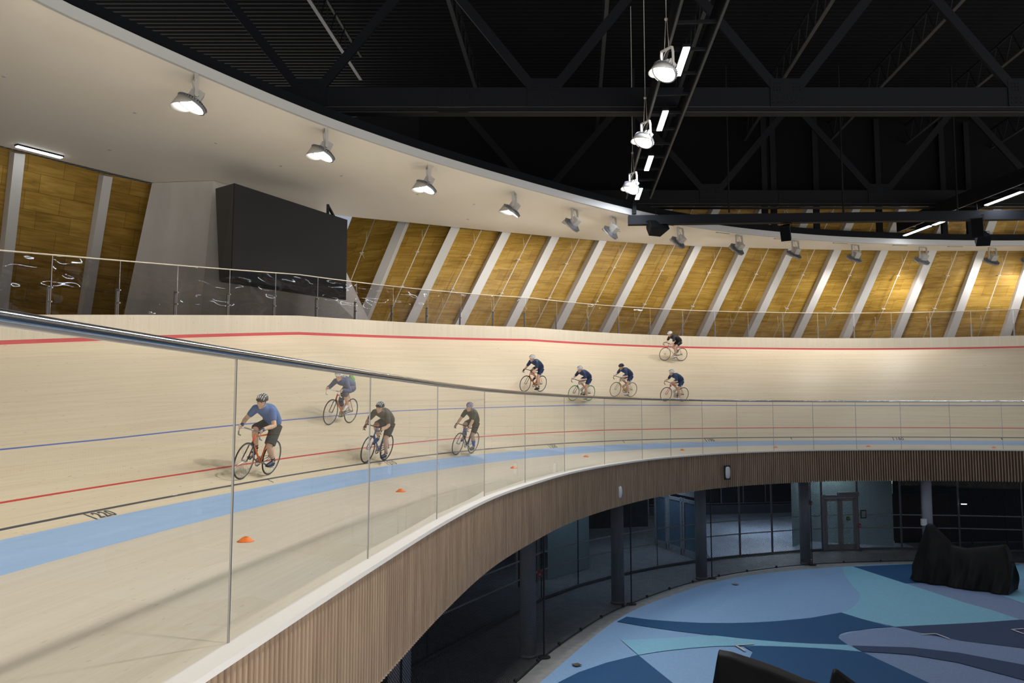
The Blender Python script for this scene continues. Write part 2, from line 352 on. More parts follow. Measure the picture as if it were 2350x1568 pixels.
for i in range(len(POST)-1):
    p = MB(); a, b = POST[i]+.02, POST[i+1]-.02; q = srange(a, b, .35)
    for k in range(len(q)-1):
        for off in (.02, .026): p.quad(fpt(q[k], HW, off), fpt(q[k+1], HW, off), fpt(q[k+1], HW+HR-.02, off), fpt(q[k], HW+HR-.02, off))
        break_ = 0
    p = MB()
    vs = [fpt(s, z, .022 + .012*math.sin(i*1.7 + 5*zz)*math.sin(PI*(s-a)/(b-a))) for s in q for zz, z in enumerate((HW, HW+.45, HW+.9, HW+HR-.02))]
    p.add(vs, [(4*k+j, 4*k+4+j, 4*k+5+j, 4*k+1+j) for k in range(len(q)-1) for j in range(3)])
    FP(p.build('clear_panel', M['poly'], fence, True))

# ---------------------------------------------------------------- inner glass balustrade, white cap, slatted fascia
JN = [(-2.60,-3.8),(-2.45,-.68),(-2.22,2.46),(-1.88,5.57),(-1.50,8.67),(-1.07,11.80),(-.50,14.92),(.28,17.75),(1.33,20.90),(2.67,23.80),(4.17,26.42),(5.41,28.10),(6.87,29.70),(8.50,31.10),(10.20,32.12),(12.05,32.92),(13.91,33.28),(15.78,33.40),(17.76,33.36),(19.67,33.02),(21.6,32.3),(23.4,31.4),(25.0,30.3)]
JV = [Vector((x, y, 0)) for x, y in JN]
GTOP = 1.905
def catmull(P, t):
    n = len(P)-1; i = min(int(t), n-1); a = t-i; p0 = P[max(i-1,0)]; p1 = P[i]; p2 = P[i+1]; p3 = P[min(i+2,n)]
    return .5*((2*p1) + (p2-p0)*a + (2*p0-5*p1+4*p2-p3)*a*a + (3*p1-p0-3*p2+p3)*a**3)
def resample(P, st):
    q = [catmull(P, (len(P)-1)*i/800) for i in range(801)]; out = [q[0]]; acc = 0
    for i in range(800):
        L = (q[i+1]-q[i]).length; acc += L
        if acc >= st: out.append(q[i+1]); acc = 0
    return out
CURB = resample(JV, .5)
def offs(P, d):
    """shift a plan polyline d metres away from the infield (to its left)"""
    o = []
    for i, p in enumerate(P):
        t = (P[min(i+1, len(P)-1)] - P[max(i-1, 0)]).normalized(); o.append(p + Vector((-t.y, t.x, 0))*d)
    return o
bal = tag(empty('glass_balustrade', JV[10]), 'clear glass balustrade with a round steel handrail along the inner edge of the track', 'balustrade')
bal.matrix_world = Matrix.Translation(JV[10])
def BP(o): o.matrix_parent_inverse = bal.matrix_world.inverted(); return o
for i in range(len(JV)-1):
    a, b = JV[i], JV[i+1]; t = (b-a).normalized(); n = Vector((-t.y, t.x, 0)); p = MB(); a2 = a + t*.012; b2 = b - t*.012
    p.quad(a2 + Vector((0,0,-.02)), b2 + Vector((0,0,-.02)), b2 + Vector((0,0,GTOP)), a2 + Vector((0,0,GTOP)))
    BP(p.build('glass_pane', M['glass'], bal))
for i in range(1, len(JV)-1):
    a = JV[i]; p = MB(); t = (JV[i+1]-JV[i-1]).normalized()
    p.bar(a + Vector((0,0,-.02)) - t*.003, a + Vector((0,0,GTOP)) - t*.004, .008, .012, 0, t)
    p.bar(a + Vector((0,0,-.02)) + t*.004, a + Vector((0,0,GTOP)) + t*.004, .006, .012, 1, t)
    BP(p.build('pane_joint', [M['steel_dull'], M['gasket']], bal))
hr = MB(); hr.loft([j + Vector((0,0,1.925)) for j in JV], [.031]*len(JV), 0, 20, (0,0,1), True, False); BP(hr.build('handrail', M['steel'], bal, True))
hr = MB()
for i in range(len(JV)-1): hr.bar(JV[i] + Vector((0,0,GTOP-.008)), JV[i+1] + Vector((0,0,GTOP-.008)), .03, .025)
BP(hr.build('rail_channel', M['steel_dull'], bal))

cap = MB(); CI = offs(CURB, -.17); CO = offs(CURB, .012)
for i in range(len(CURB)-1):
    Z0 = Vector((0,0,.001)); Z1 = Vector((0,0,-.045))
    cap.quad(CI[i]+Z0, CO[i]+Z0, CO[i+1]+Z0, CI[i+1]+Z0); cap.quad(CI[i]+Z1, CI[i]+Z0, CI[i+1]+Z0, CI[i+1]+Z1)
    cap.quad(CI[i]+Z1, CI[i+1]+Z1, CO[i+1]+Z1, CO[i]+Z1)
tag(cap.build('white_curb', M['white']), 'white curb cap below the glass balustrade', None, None, 'structure')
FB = -1.27
fas = MB(); BK = offs(CURB, -.075)
for i in range(len(CURB)-1): fas.quad(BK[i]+Vector((0,0,FB+.03)), BK[i+1]+Vector((0,0,FB+.03)), BK[i+1]+Vector((0,0,-.045)), BK[i]+Vector((0,0,-.045)), 1)
for i in range(len(CURB)-1): fas.quad(BK[i]+Vector((0,0,FB+.03)), offs_ if False else CO[i]+Vector((0,0,FB+.03)), CO[i+1]+Vector((0,0,FB+.03)), BK[i+1]+Vector((0,0,FB+.03)), 1)
SL = resample(JV, .068); SLi = offs(SL, -.105)
for i in range(1, len(SLi)-1):
    t = (SLi[i+1]-SLi[i-1]).normalized(); fas.bar(SLi[i]+Vector((0,0,FB)), SLi[i]+Vector((0,0,-.047)), .032, .062, 0, t)
fascia = tag(fas.build('slatted_fascia', [M['slat'], M['slat_back']]), 'brown fascia of upright timber slats below the white curb', 'fascia', None, 'structure')

# apron between curb and blue band
ap = MB(); A = offs(CURB, .012); A = [p for p in A if p.y > -3]
inner = []
for p in A:
    best = min(srange(SMIN, SMAX, .5), key=lambda s: (Vector(path(s)[:2]).to_3d() - p).length); inner.append(best)
for i in range(1, len(inner)): inner[i] = max(inner[i], inner[i-1])
sm = [sum(inner[max(0,i-2):i+3])/len(inner[max(0,i-2):i+3]) for i in range(len(inner))]
for i in range(len(A)-1):
    a, b = A[i], A[i+1]; c = tp(sm[i+1], -WB); d = tp(sm[i], -WB); 
    for k in range(4):
        f0, f1 = k/4, (k+1)/4; q = [a.lerp(d, f0), b.lerp(c, f0), b.lerp(c, f1), a.lerp(d, f1)]
        u0, u1 = sm[i], sm[i+1]
        ap.quad(*q, 0, ((u0, -4+3.3*f0), (u1, -4+3.3*f0), (u1, -4+3.3*f1), (u0, -4+3.3*f1)))
tag(ap.build('track_apron', M['apron']), 'flat pale wooden apron inside the blue band', None, None, 'structure')

# wall speakers set in the fascia
def fascia_speaker(p, nrm, label, w=.26, h=.42):
    r = tag(empty('fascia_speaker', p), label, 'speaker', 'white speakers set in the slatted fascia'); nn = norm(nrm); t = Vector((-nn.y, nn.x, 0))
    b = MB(); b.bar(Vector((0,0,-h*.62)), Vector((0,0,h*.62)), w*1.2, .05, 0, t); b.build('recess', M['dark'], r)
    b = MB(); b.loft([nn*.03 + Vector((0,0,z)) for z in (-h*.42, -h*.2, 0, h*.2, h*.42)], [(w*.42,.04),(w*.48,.06),(w*.5,.065),(w*.48,.06),(w*.42,.04)], 0, 14, t); b.build('speaker_body', M['offwhite'], r, True)
fascia_speaker((7.87,30.25,-.71), (.62,-.78,0), 'white rounded speaker in a black cutout of the slatted fascia, the larger and further right')
fascia_speaker((3.17,24.55,-.86), (.86,-.5,0), 'small white speaker in the slatted fascia, the smaller and further left', .22, .34)

# cones
cone0 = None
CN = [(-3.14,9.81),(-2.12,15.78),(.04,22.21),(2.48,27.67),(6.66,32.25),(11.11,34.75),(15.39,35.6),(20.07,34.34)]
for i, (x, y) in enumerate(CN):
    if cone0 is None:
        c = MB(); prof = [(.098,0),(.10,.004),(.088,.010),(.036,.052),(.030,.054),(.028,.050)]
        vs = [(r*math.cos(2*PI*k/24), r*math.sin(2*PI*k/24), z) for r, z in prof for k in range(24)]
        c.add(vs, [(j*24+k, j*24+(k+1) % 24, (j+1)*24+(k+1) % 24, (j+1)*24+k) for j in range(5) for k in range(24)])
        cone0 = c.build('marker_cone', M['orange'], None, True); o = cone0
    else: o = cone0.copy(); COL.objects.link(o)
    o.location = (x, y, .001); tag(o, 'flat orange marker cone on the apron, %s' % (['nearest and largest, at the first glass joint','second nearest, below the cyclist in the dark jersey','third nearest','fourth nearest','fifth nearest','sixth nearest','seventh nearest','furthest right, by the frame edge'][i]), 'cone', 'orange marker cones on the apron')

# ---------------------------------------------------------------- canopy soffit and its grey lip
ZC = 10.2
LIP = [(-12.6,-32),(-12.6,-14),(-12.5,-4),(-12.4,4),(-12.0,9),(-11.3,13),(-10.03,16.64),(-9.28,18.18),(-8.1,20.32),(-6.66,22.73),(-5.10,24.98),(-2.64,27.95),(.75,31.45),(4.46,34.95),(7.61,37.4),(11.49,39.55),(15.99,41.18),(20.22,41.98),(24,42.36),(27.5,42.35),(31,41.9),(35,40.8),(39,39)]
OUT = [(-27.5,-32),(-27,-12),(-26,-4),(-25,4),(-23.6,10),(-21.5,16.5),(-18.9,22.8),(-18.03,24.34),(-16.78,26.17),(-15.4,28.14),(-13.69,30.51),(-11.6,32.7),(-9.6,34.5),(-7.5,35.85),(-4.89,37.06),(-2.48,38.19),(-.06,39.28),(4.7,41.22),(9.28,42.44),(12.57,43.0),(16.87,43.5),(21.85,43.82),(27.72,43.85),(32,43.6),(37,42.6),(41,41)]
LIPV = [Vector((x,y,0)) for x,y in LIP]; OUTV = [Vector((x,y,0)) for x,y in OUT]
LR = resample(LIPV, .6)
OR_ = [catmull(OUTV, (len(OUTV)-1)*i/900) for i in range(901)]
idx = []
for i, p in enumerate(LR):
    t = (LR[min(i+1,len(LR)-1)] - LR[max(i-1,0)]).normalized(); n = Vector((-t.y,t.x,0))
    j = min(range(901), key=lambda k: abs((OR_[k]-p).dot(t)) + (1000 if (OR_[k]-p).dot(n) < 0 or (OR_[k]-p).length > 18 else 0) + .02*(OR_[k]-p).length); idx.append(j)
for i in range(1, len(idx)): idx[i] = max(idx[i], idx[i-1])
so = MB()
for i in range(len(LR)-1):
    a, b, c, d = LR[i], LR[i+1], OR_[idx[i+1]], OR_[idx[i]]
    Z = Vector((0,0,ZC)); so.quad(a+Z, b+Z, c+Z, d+Z) if (c-d).length > 1e-3 else so.add([a+Z,b+Z,c+Z],[(0,1,2)])
    if idx[i+1]-idx[i] > 1:
        base = [OR_[k]+Z for k in range(idx[i], idx[i+1]+1)]
        if len(base) > 2: so.add(base, [tuple(range(len(base)))])
so.v += [(x,y,z+.09) for x,y,z in so.v]; _n = len(so.v)//2; so.m += so.m; so.uv += so.uv; so.f += [tuple(_n+k for k in f) for f in so.f]
tag(so.build('canopy_soffit', M['cream']), 'smooth cream soffit sweeping round the hall over the track', None, None, 'structure')
lp = MB(); LB = offs(LR, .10)
for i in range(len(LR)-1):
    a, b = LR[i], LR[i+1]; lp.quad(a+Vector((0,0,ZC-.01)), b+Vector((0,0,ZC-.01)), b+Vector((0,0,ZC+.27)), a+Vector((0,0,ZC+.27)), 0)
    c, d = LB[i], LB[i+1]; lp.quad(a+Vector((0,0,ZC-.01)), b+Vector((0,0,ZC-.01)), d+Vector((0,0,ZC-.01)), c+Vector((0,0,ZC-.01)), 0)
    lp.quad(a+Vector((0,0,ZC+.27)), b+Vector((0,0,ZC+.27)), d+Vector((0,0,ZC+.27)), c+Vector((0,0,ZC+.27)), 0)
tag(lp.build('canopy_lip', M['lip']), 'grey painted lip along the inner edge of the cream canopy', None, None, 'structure')
lp = MB(); LB = offs(LR, .12); LB2 = offs(LR, .55)
for i in range(len(LR)-1):
    lp.quad(LB[i]+Vector((0,0,ZC+.1)), LB[i+1]+Vector((0,0,ZC+.1)), LB[i+1]+Vector((0,0,ZC+.62)), LB[i]+Vector((0,0,ZC+.62)))
    lp.quad(LB[i]+Vector((0,0,ZC+.62)), LB[i+1]+Vector((0,0,ZC+.62)), LB2[i+1]+Vector((0,0,ZC+.62)), LB2[i]+Vector((0,0,ZC+.62)))
tag(lp.build('canopy_trim', M['black']), 'black steel edge beam above the grey canopy lip', None, None, 'structure')
# slots in the soffit near its lip
for i, t in enumerate([13.95, 14.75, 15.5, 16.25, 17.05, 17.85]):
    p = catmull(LIPV, t); q = catmull(LIPV, t+.05); d = (q-p).normalized(); n = Vector((-d.y,d.x,0)); p = p + n*.35 + Vector((0,0,ZC-.004))
    s_ = MB(); s_.bar(p - d*.42, p + d*.42, .05, .008, 0, n); s_.bar(p - d*.42, p - d*.36, .09, .02, 0, n)
    tag(s_.build('soffit_slot', M['gasket']), 'thin dark slot in the cream soffit, %s from the left' % ORD[i], 'vent', 'thin slots in the soffit')
for i, (x, y) in enumerate([(-13.2,20.6),(-11.0,23.2),(-9.6,25.9),(-8.2,28.4),(-6.3,29.6),(-3.8,32.2),(-1.6,33.8),(.2,36.0),(-13.4,26.6),(-2.0,36.5),(5.2,39.0),(8.6,40.3)]):
    s_ = MB(); s_.disc((x, y, ZC-.012), (0,0,1), .05, .05, .012, 0, 12)
    tag(s_.build('ceiling_sprinkler', M['lip']), 'tiny round sprinkler cover in the cream soffit', 'sprinkler', 'tiny sprinkler covers in the soffit')

# ---------------------------------------------------------------- raked timber wall with grey ribs
RIB = [((-6.36,34.85,5.42),(-5.04,37.24,10.2)),((-4.53,35.8,5.49),(-2.71,38.23,10.2)),((-2.39,37.03,5.46),(-.28,39.28,10.2)),((-.17,39.13,5.53),(2.21,40.48,10.2)),((2.32,41.12,5.60),(4.56,41.22,10.2)),((4.75,42.65,5.62),(7.30,42.10,10.2)),((7.70,44.06,5.56),(9.86,42.78,10.2)),((10.49,44.99,5.63),(12.40,43.13,10.2)),((13.36,45.59,5.61),(15.14,43.37,10.2)),((15.92,45.87,5.58),(17.53,43.60,10.2)),((18.86,45.87,5.58),(20.17,43.72,10.2)),((21.40,45.59,5.56),(22.87,43.84,10.2)),((24.25,44.97,5.50),(25.54,43.97,10.2)),((26.66,44.17,5.43),(28.34,43.97,10.2)),((29.3,43.2,5.4),(31.2,43.5,10.2)),((31.9,42.0,5.4),(34.0,42.9,10.2)),((34.4,40.6,5.4),(36.7,42.0,10.2))]
RIB = [((-9.0,35.2,5.0),(-8.2,38.8,10.2))] + RIB
def smoothl(L):
    o = [L[0]]
    for i in range(1, len(L)-1):
        o.append(tuple(tuple(.25*L[i-1][k][c] + .5*L[i][k][c] + .25*L[i+1][k][c] for c in range(3)) for k in range(2)))
    return o + [L[-1]]
RB = [(Vector(a), Vector(b)) for a, b in smoothl(RIB)]
def rline(t, z):
    """point at height z on the raked plane at rib parameter t"""
    i = max(0, min(int(t), len(RB)-2)); a = t - i
    B = RB[i][0].lerp(RB[i+1][0], a); T = RB[i][1].lerp(RB[i+1][1], a); return B + (T-B)*((z-B.z)/(T.z-B.z))
def rnorm(t):
    e = .05; a = rline(max(t-e,0), 8); b = rline(min(t+e, len(RB)-1.001), 8); d = (b-a).normalized(); v = (rline(t,9)-rline(t,7)).normalized()
    n = d.cross(v).normalized()
    if n.dot(Vector((17,20,8)) - rline(t,8)) < 0: n = -n
    return n, d, v
wl = MB(); TS = srange(0, len(RB)-1.001, .25); ZS = [3.2, 5, 7, 9, 10.2, 12.7]; u = 0; prev = None; US = []
for t in TS:
    p = rline(t, 8)
    if prev is not None: u += (p-prev).length
    prev = p; US.append(u)
for i in range(len(TS)-1):
    n0 = rnorm(TS[i])[0]*-.42; n1 = rnorm(TS[i+1])[0]*-.42
    for j in range(len(ZS)-1):
        z0, z1 = ZS[j], ZS[j+1]; v0 = (rline(TS[i], z0)-rline(TS[i],3.2)).length; v1 = (rline(TS[i], z1)-rline(TS[i],3.2)).length
        wl.quad(rline(TS[i],z0)+n0, rline(TS[i+1],z0)+n1, rline(TS[i+1],z1)+n1, rline(TS[i],z1)+n0, 0, ((US[i],v0),(US[i+1],v0),(US[i+1],v1),(US[i],v1)))
tag(wl.build('wall_far', M['ply']), 'golden plywood wall leaning over the far bend', None, None, 'structure')
bh = MB()
for i in range(len(TS)-1):
    n0 = rnorm(TS[i])[0]*-.2; n1 = rnorm(TS[i+1])[0]*-.2; a = rline(TS[i], 12.7); b = rline(TS[i+1], 12.7)
    bh.quad(a+n0*2.1, b+n1*2.1, b+n1*-1, a+n0*-1); bh.quad(a-n0, b-n1, b-n1+Vector((0,0,4.6)), a-n0+Vector((0,0,4.6)))
tag(bh.build('wall_upper', M['roof']), 'black bulkhead above the timber wall', None, None, 'structure')
for i in range(1, len(RB)-1):
    n, d, v = rnorm(i); r_ = MB(); a = rline(i, 3.2); b = rline(i, 12.7)
    r_.bar(a - n*.21, b - n*.21, .40, .40, 0, d)
    lab = 'grey leaning wall rib, %s to the right of the black scoreboard' % ORD[i-1] if i <= 14 else 'grey leaning wall rib beyond the right edge of the view'
    tag(r_.build('wall_rib', M['rib']), lab, 'rib', 'grey ribs of the leaning timber wall')
for i in range(0, len(RB)-2):
    t = i + .5; n, d, v = rnorm(t); p = MB(); a = rline(t, 3.4) - n*.05; b = rline(t, 12.7) - n*.05; p.tube([a, b], .024, 0, 8)
    for z in (7.15, 8.9, 12.0):
        q = rline(t, z) - n*.05; p.bar(q, q - n*.36, .03, .03, 0, d); p.bar(q - d*.09, q + d*.09, .05, .05, 0, n)
    for z in (6.2, 9.5): q = rline(t, z) - n*.05; p.tube([q, q + Vector((0,0,.55)) - n*.1], .01, 0, 6)
    tag(p.build('wall_pipe', M['rod'], None, True), 'thin pale pipe on the timber wall left of the %s rib from the scoreboard' % ORD[i] if i < 14 else 'thin pale pipe on the timber wall beyond the right edge', 'pipe', 'thin pipes between the wall ribs')

# the darker stretch of wall left of the pier
LW = [((-30.0,-40.0),(-28.0,-40.0)),((-29.0,-15.0),(-27.0,-15.5)),((-28.0,6.0),(-26.2,4.5)),((-24.3,18.2),(-22.6,16.9)),((-20.9,24.0),(-19.5,22.6)),((-19.4,25.9),(-18.03,24.34)),((-17.75,28.35),(-16.45,26.75)),((-16.1,30.75),(-14.8,29.42)),((-13.9,33.6),(-12.6,32.2))]
def lline(t, z):
    i = max(0, min(int(t), len(LW)-2)); a = t-i
    B = Vector((*LW[i][0], 5.)).lerp(Vector((*LW[i+1][0], 5.)), a); T = Vector((*LW[i][1], 10.2)).lerp(Vector((*LW[i+1][1], 10.2)), a); return B + (T-B)*((z-5.)/5.2)
wl = MB(); u = 0
for i in range(0, (len(LW)-1)*4):
    t0, t1 = i/4, (i+1)/4 - (1e-6 if i == (len(LW)-1)*4-1 else 0); L = (lline(t1,8)-lline(t0,8)).length
    for z0, z1 in ((2.5,5),(5,7.5),(7.5,10.3)):
        off = Vector((-.35,.25,0)); wl.quad(lline(t0,z0)+off, lline(t1,z0)+off, lline(t1,z1)+off, lline(t0,z1)+off, 0, ((u,z0),(u+L,z0),(u+L,z1),(u,z1)))
    u += L
tag(wl.build('wall_left', M['ply']), 'dim timber wall behind the straight', None, None, 'structure')
for i, t in enumerate((3, 4, 5, 6, 7)):
    r_ = MB(); d = (lline(t+.01, 8)-lline(t-.01, 8)).normalized(); r_.bar(lline(t, 2.5)+Vector((-.17,.12,0)), lline(t, 10.19)+Vector((-.17,.12,0)), .34, .36, 0, d)
    tag(r_.build('wall_rib', M['rib']), ['grey wall rib beyond the left edge of the view, further','grey wall rib beyond the left edge of the view','grey wall rib beyond the left edge, nearer the pier','grey wall rib cut by the left edge of the photo','grey wall rib just left of the concrete pier'][i], 'rib', 'grey ribs of the dim wall on the left')
# gallery floor behind the fence
gf = MB()
for i in range(len(SS)-1):
    a, b = SS[i], SS[i+1]; A0 = fpt(a, .05, .08); B0 = fpt(b, .05, .08); w0 = 9. if a < 22 else max(2.6, 9-(a-22)*1.2); w1 = 9. if b < 22 else max(2.6, 9-(b-22)*1.2)
    gf.quad(A0, B0, B0 + frame(b)[2]*w1, A0 + frame(a)[2]*w0)
tag(gf.build('gallery_floor', M['conc_floor']), 'concourse floor behind the track fence', None, None, 'structure')

# concrete pier
pier = MB()
pa, pab = Vector((-11.25,30.2,10.18)), Vector((-11.62,30.2,4.3)); pl, plb = Vector((-13.69,30.5,10.18)), Vector((-14.45,30.0,4.3)); pr_, prb = Vector((-8.44,35.,10.18)), Vector((-5.45,33.7,4.3))
bk = Vector((-12.2,35.2,10.18)); bkb = Vector((-12.6,34.5,4.3))
pier.add([pa,pab,plb,pl,prb,pr_,bk,bkb], [(3,2,1,0),(0,1,4,5),(5,4,7,6),(6,7,2,3),(0,5,6,3),(1,2,7,4)])
tag(pier.build('concrete_pier', M['concrete']), 'tapered grey concrete pier behind the black scoreboard', 'pier', None, 'structure')

p2 = MB(); p2.add([Vector(q) for q in ((-12.2,15.5,4.0),(-12.6,12.8,4.0),(-25.5,11.5,4.0),(-24.5,16.5,4.0),(-12.9,15.3,10.17),(-12.9,13.2,10.17),(-24.0,12.0,10.17),(-23.0,16.0,10.17))], [(0,3,2,1),(4,5,6,7),(0,1,5,4),(1,2,6,5),(2,3,7,6),(3,0,4,7)])  # added out of view: blocks hall light from reaching the left wall
tag(p2.build('concrete_pier', M['concrete']), 'added unseen concrete block across the gallery, keeping light off the left wall', 'pier', None, 'structure')
# scoreboard
sb = tag(empty('scoreboard', (-8.42,31.3,6.2)), 'large black switched-off scoreboard mounted in front of the concrete pier', 'scoreboard'); sb.matrix_world = Matrix.Translation((-8.42,31.3,6.2))
def SP(o): o.matrix_parent_inverse = sb.matrix_world.inverted(); return o
a, b = Vector((-9.86,28.5,0)), Vector((-6.97,34.1,0)); n = Vector((-(b-a).y, (b-a).x, 0)).normalized(); zt, zb = 9.6, 6.19; V = lambda p, z: Vector((p.x, p.y, z)); a = a*.93; b = b*.93; zt, zb = 9.04, 5.86
c = MB(); a3 = a + n*.04; b3 = b + n*.04; aT = Vector((-10.92,29.55,9.7)); aB = Vector((-10.60,29.35,6.2)); bT = V(b + n*.9, zt); bB = b + n*.5
c.add([V(a3,zt),V(a3,zb),V(b3,zb),V(b3,zt),aT,aB,V(bB,zb+.05),V(bT,zt)], [(0,1,2,3),(0,4,5,1),(3,2,6,7),(4,7,6,5),(0,3,7,4),(1,5,6,2)]); SP(c.build('casing', M['screen_side'], sb))
c = MB(); c.add([V(a,zt),V(a,zb),V(b,zb),V(b,zt),V(a3,zt),V(a3,zb),V(b3,zb),V(b3,zt)], [(0,1,2,3),(4,7,6,5),(0,3,7,4),(1,5,6,2),(0,4,5,1),(3,2,6,7)]); SP(c.build('screen', M['screen'], sb))
c = MB(); c.bar(V(b - (b-a)*.02 + n*.5, zt+.05), V(b - (b-a)*.10 + n*.5, zt+.5), .1, .06); c.bar(V(b - (b-a)*.10 + n*.5, zt+.05), V(b - (b-a)*.10 + n*.5, zt+.55), .1, .06); SP(c.build('mounting_bracket', M['screen_side'], sb))

# ---------------------------------------------------------------- floodlights
def floodlight(loc, rz, tilt, watts, label, group, hang=False, k=1., vis=.24, beam=132):
    """yoke at the origin hanging down, head aimed along +x tilted down"""
    r = tag(empty('floodlight', loc, rz), label, 'floodlight', group); r.scale = (k,k,k)
    ax = Vector((math.cos(tilt), 0, -math.sin(tilt))); up = Vector((math.sin(tilt), 0, math.cos(tilt))); piv = Vector((-.02,0,-.50))
    y = MB(); y.bar((0,-.19,-.02),(0,.19,-.02),.09,.03,0,(1,0,0))
    for s in (-1, 1):
        y.bar((0,.19*s,-.005),(-.01,.215*s,-.16),.085,.02,0,(1,0,0)); y.bar((-.01,.215*s,-.15),piv + Vector((0,.215*s,0)),.075,.02,0,(1,0,0)); y.disc(piv + Vector((0,.20*s,0)), (0,s,0), .05, .05, .045, 0, 10)
    y.tube([(0,.05,-.03),(.06,.0,-.14),(.03,-.12,-.26),(-.03,-.1,-.40)], .009); 
    if hang: y.tube([(-.03,.05,-.02),(-.03,.0,.75)], .008); y.tube([(.03,-.05,-.02),(.02,0,.75)], .008); y.ball((0,0,.8), .05); y.tube([(0,0,.8),(0,0,6.9)], .010)
    y.build('yoke', M['lamp_body'], r)
    h = MB(); h.bar(piv - ax*.16 - Vector((0,.0,0)), piv + ax*.10, .30, .24, 0, (0,1,0)); h.bar(piv - ax*.10 + up*.1, piv + ax*.06 + up*.1, .20, .14, 0, (0,1,0)); h.bar(piv - ax*.17, piv - ax*.15, .22, .16, 0, (0,1,0)); h.build('driver_housing', M['lamp_body'], r)
    d = MB(); c0 = piv + ax*.10; d.disc(c0, ax, .20, .33, .05, 0, 36); d.disc(c0 + ax*.05, ax, .33, .34, .07, 0, 36)
    u_ = Vector((0,1,0))
    for q in range(36):
        an = 2*PI*q/36; rr = u_*math.cos(an) + up*math.sin(an); tt = -u_*math.sin(an) + up*math.cos(an); d.bar(c0 + rr*.21 - ax*.01, c0 + rr*.345 + ax*.06, .014, .05, 0, tt)
    d.build('heat_sink', M['lamp_fin'], r)
    l = MB(); cl = c0 + ax*.118; l.disc(cl, ax, .305, .29, .012, 0, 36); l.build('lens', M['lens'], r)
    v = MB(); vs = []; nseg = 22
    for q in range(nseg+1):
        an = -PI*.12 + PI*1.24*q/nseg; e = max(0, math.sin(max(0, min(PI, an)))); rr = u_*math.cos(an) + up*math.sin(an)
        for (f, ra) in ((0, .338), (1, .36), (1, .354), (0, .332)): vs.append(cl - ax*.02 + rr*ra + ax*(.04 + vis*e**.7)*f)
    fs = [(4*q+j, 4*q+4+j, 4*q+4+(j+1) % 4, 4*q+(j+1) % 4) for q in range(nseg) for j in range(4)]
    v.add(vs, fs); v.build('visor', M['lamp_body'], r, True)
    if watts:
        ld = bpy.data.lights.new('flood_beam', 'SPOT'); ld.energy = watts; ld.spot_size = R(beam); ld.spot_blend = .8; ld.shadow_soft_size = .28; ld.color = (1,.965,.91)
        lo = bpy.data.objects.new('flood_beam', ld); COL.objects.link(lo); lo.parent = r; lo.location = cl + ax*.06; lo.rotation_euler = ax.to_track_quat('-Z', 'Y').to_euler()
    return r
LAMP = [(-8.22,20.6),(-5.77,24.68),(-2.98,28.48),(.08,31.95),(2.68,34.55),(4.52,36.02),(7.97,38.2),(11.2,39.82),(14.4,41.05),(17.91,42.12),(21.75,42.75),(25.51,42.9),(27.5,42.9)]
OFFL = [(-12.1,9.5),(-12.3,5),(-12.4,0),(-10.6,15.9)]
for i, (x, y) in enumerate(LAMP + OFFL):
    if i < 13: t = catmull(LIPV, 0); j = min(range(1, len(LR)-1), key=lambda k: (LR[k]-Vector((x,y,0))).length)
    else: j = min(range(1, len(LR)-1), key=lambda k: (LR[k]-Vector((x,y,0))).length)
    d = (LR[j+1]-LR[j-1]).normalized(); n = Vector((-d.y,d.x,0)); p = Vector((x,y,ZC)) if i < 13 else LR[j] + n*.3 + Vector((0,0,ZC))
    aim = (n*.55 - d*.80).normalized() if i < 3 else (n*.80 - d*.50).normalized() if i < 4 else (n*.95 - d*.25).normalized()
    lab = 'grey floodlight with visor under the cream canopy, %s from the left' % ORD[i] if i < 13 else 'grey floodlight under the cream canopy beyond the left edge, %s' % ORD[i-13]
    if i == 12: lab = 'grey floodlight cut by the right edge of the photo'
    floodlight(p, math.atan2(aim.y, aim.x), R(62 if i < 3 or i > 12 else 52 if i < 4 else 40 if i < 8 else 54), FLOOD*(.35 if i > 12 else .45 if i > 10 else .95 if i < 3 else 1.15 if i > 8 else .82), lab, 'floodlights under the cream canopy', k=1.15, vis=.24 if i < 4 or i > 12 else .13 if i == 4 else .06, beam=92 if i < 3 or i > 12 else 132 if i < 8 else 112)
HANG = [(3.91,19.73),(4.22,24.9),(4.63,30.38)]
for i, (x, y) in enumerate(HANG):
    floodlight((x-.05, y, 10.55), math.atan2(-.55, -.83), R(55), 1500., 'hanging grey floodlight beside the roof strip lights, %s' % ['nearest and highest in the photo','middle of three','furthest of three'][i], 'floodlights hanging below the roof', True, .95, beam=100)

for i, (x, y) in enumerate([(3.55,14.6),(3.2,9.4),(2.8,4.2),(2.5,-1.)]):
    floodlight((x-.05, y, 10.55), math.atan2(-.15, -.98), R(50), 2100., 'hanging grey floodlight on the near catwalk above the view, %s' % ORD[i], 'floodlights hanging below the roof', True, .95, beam=100)
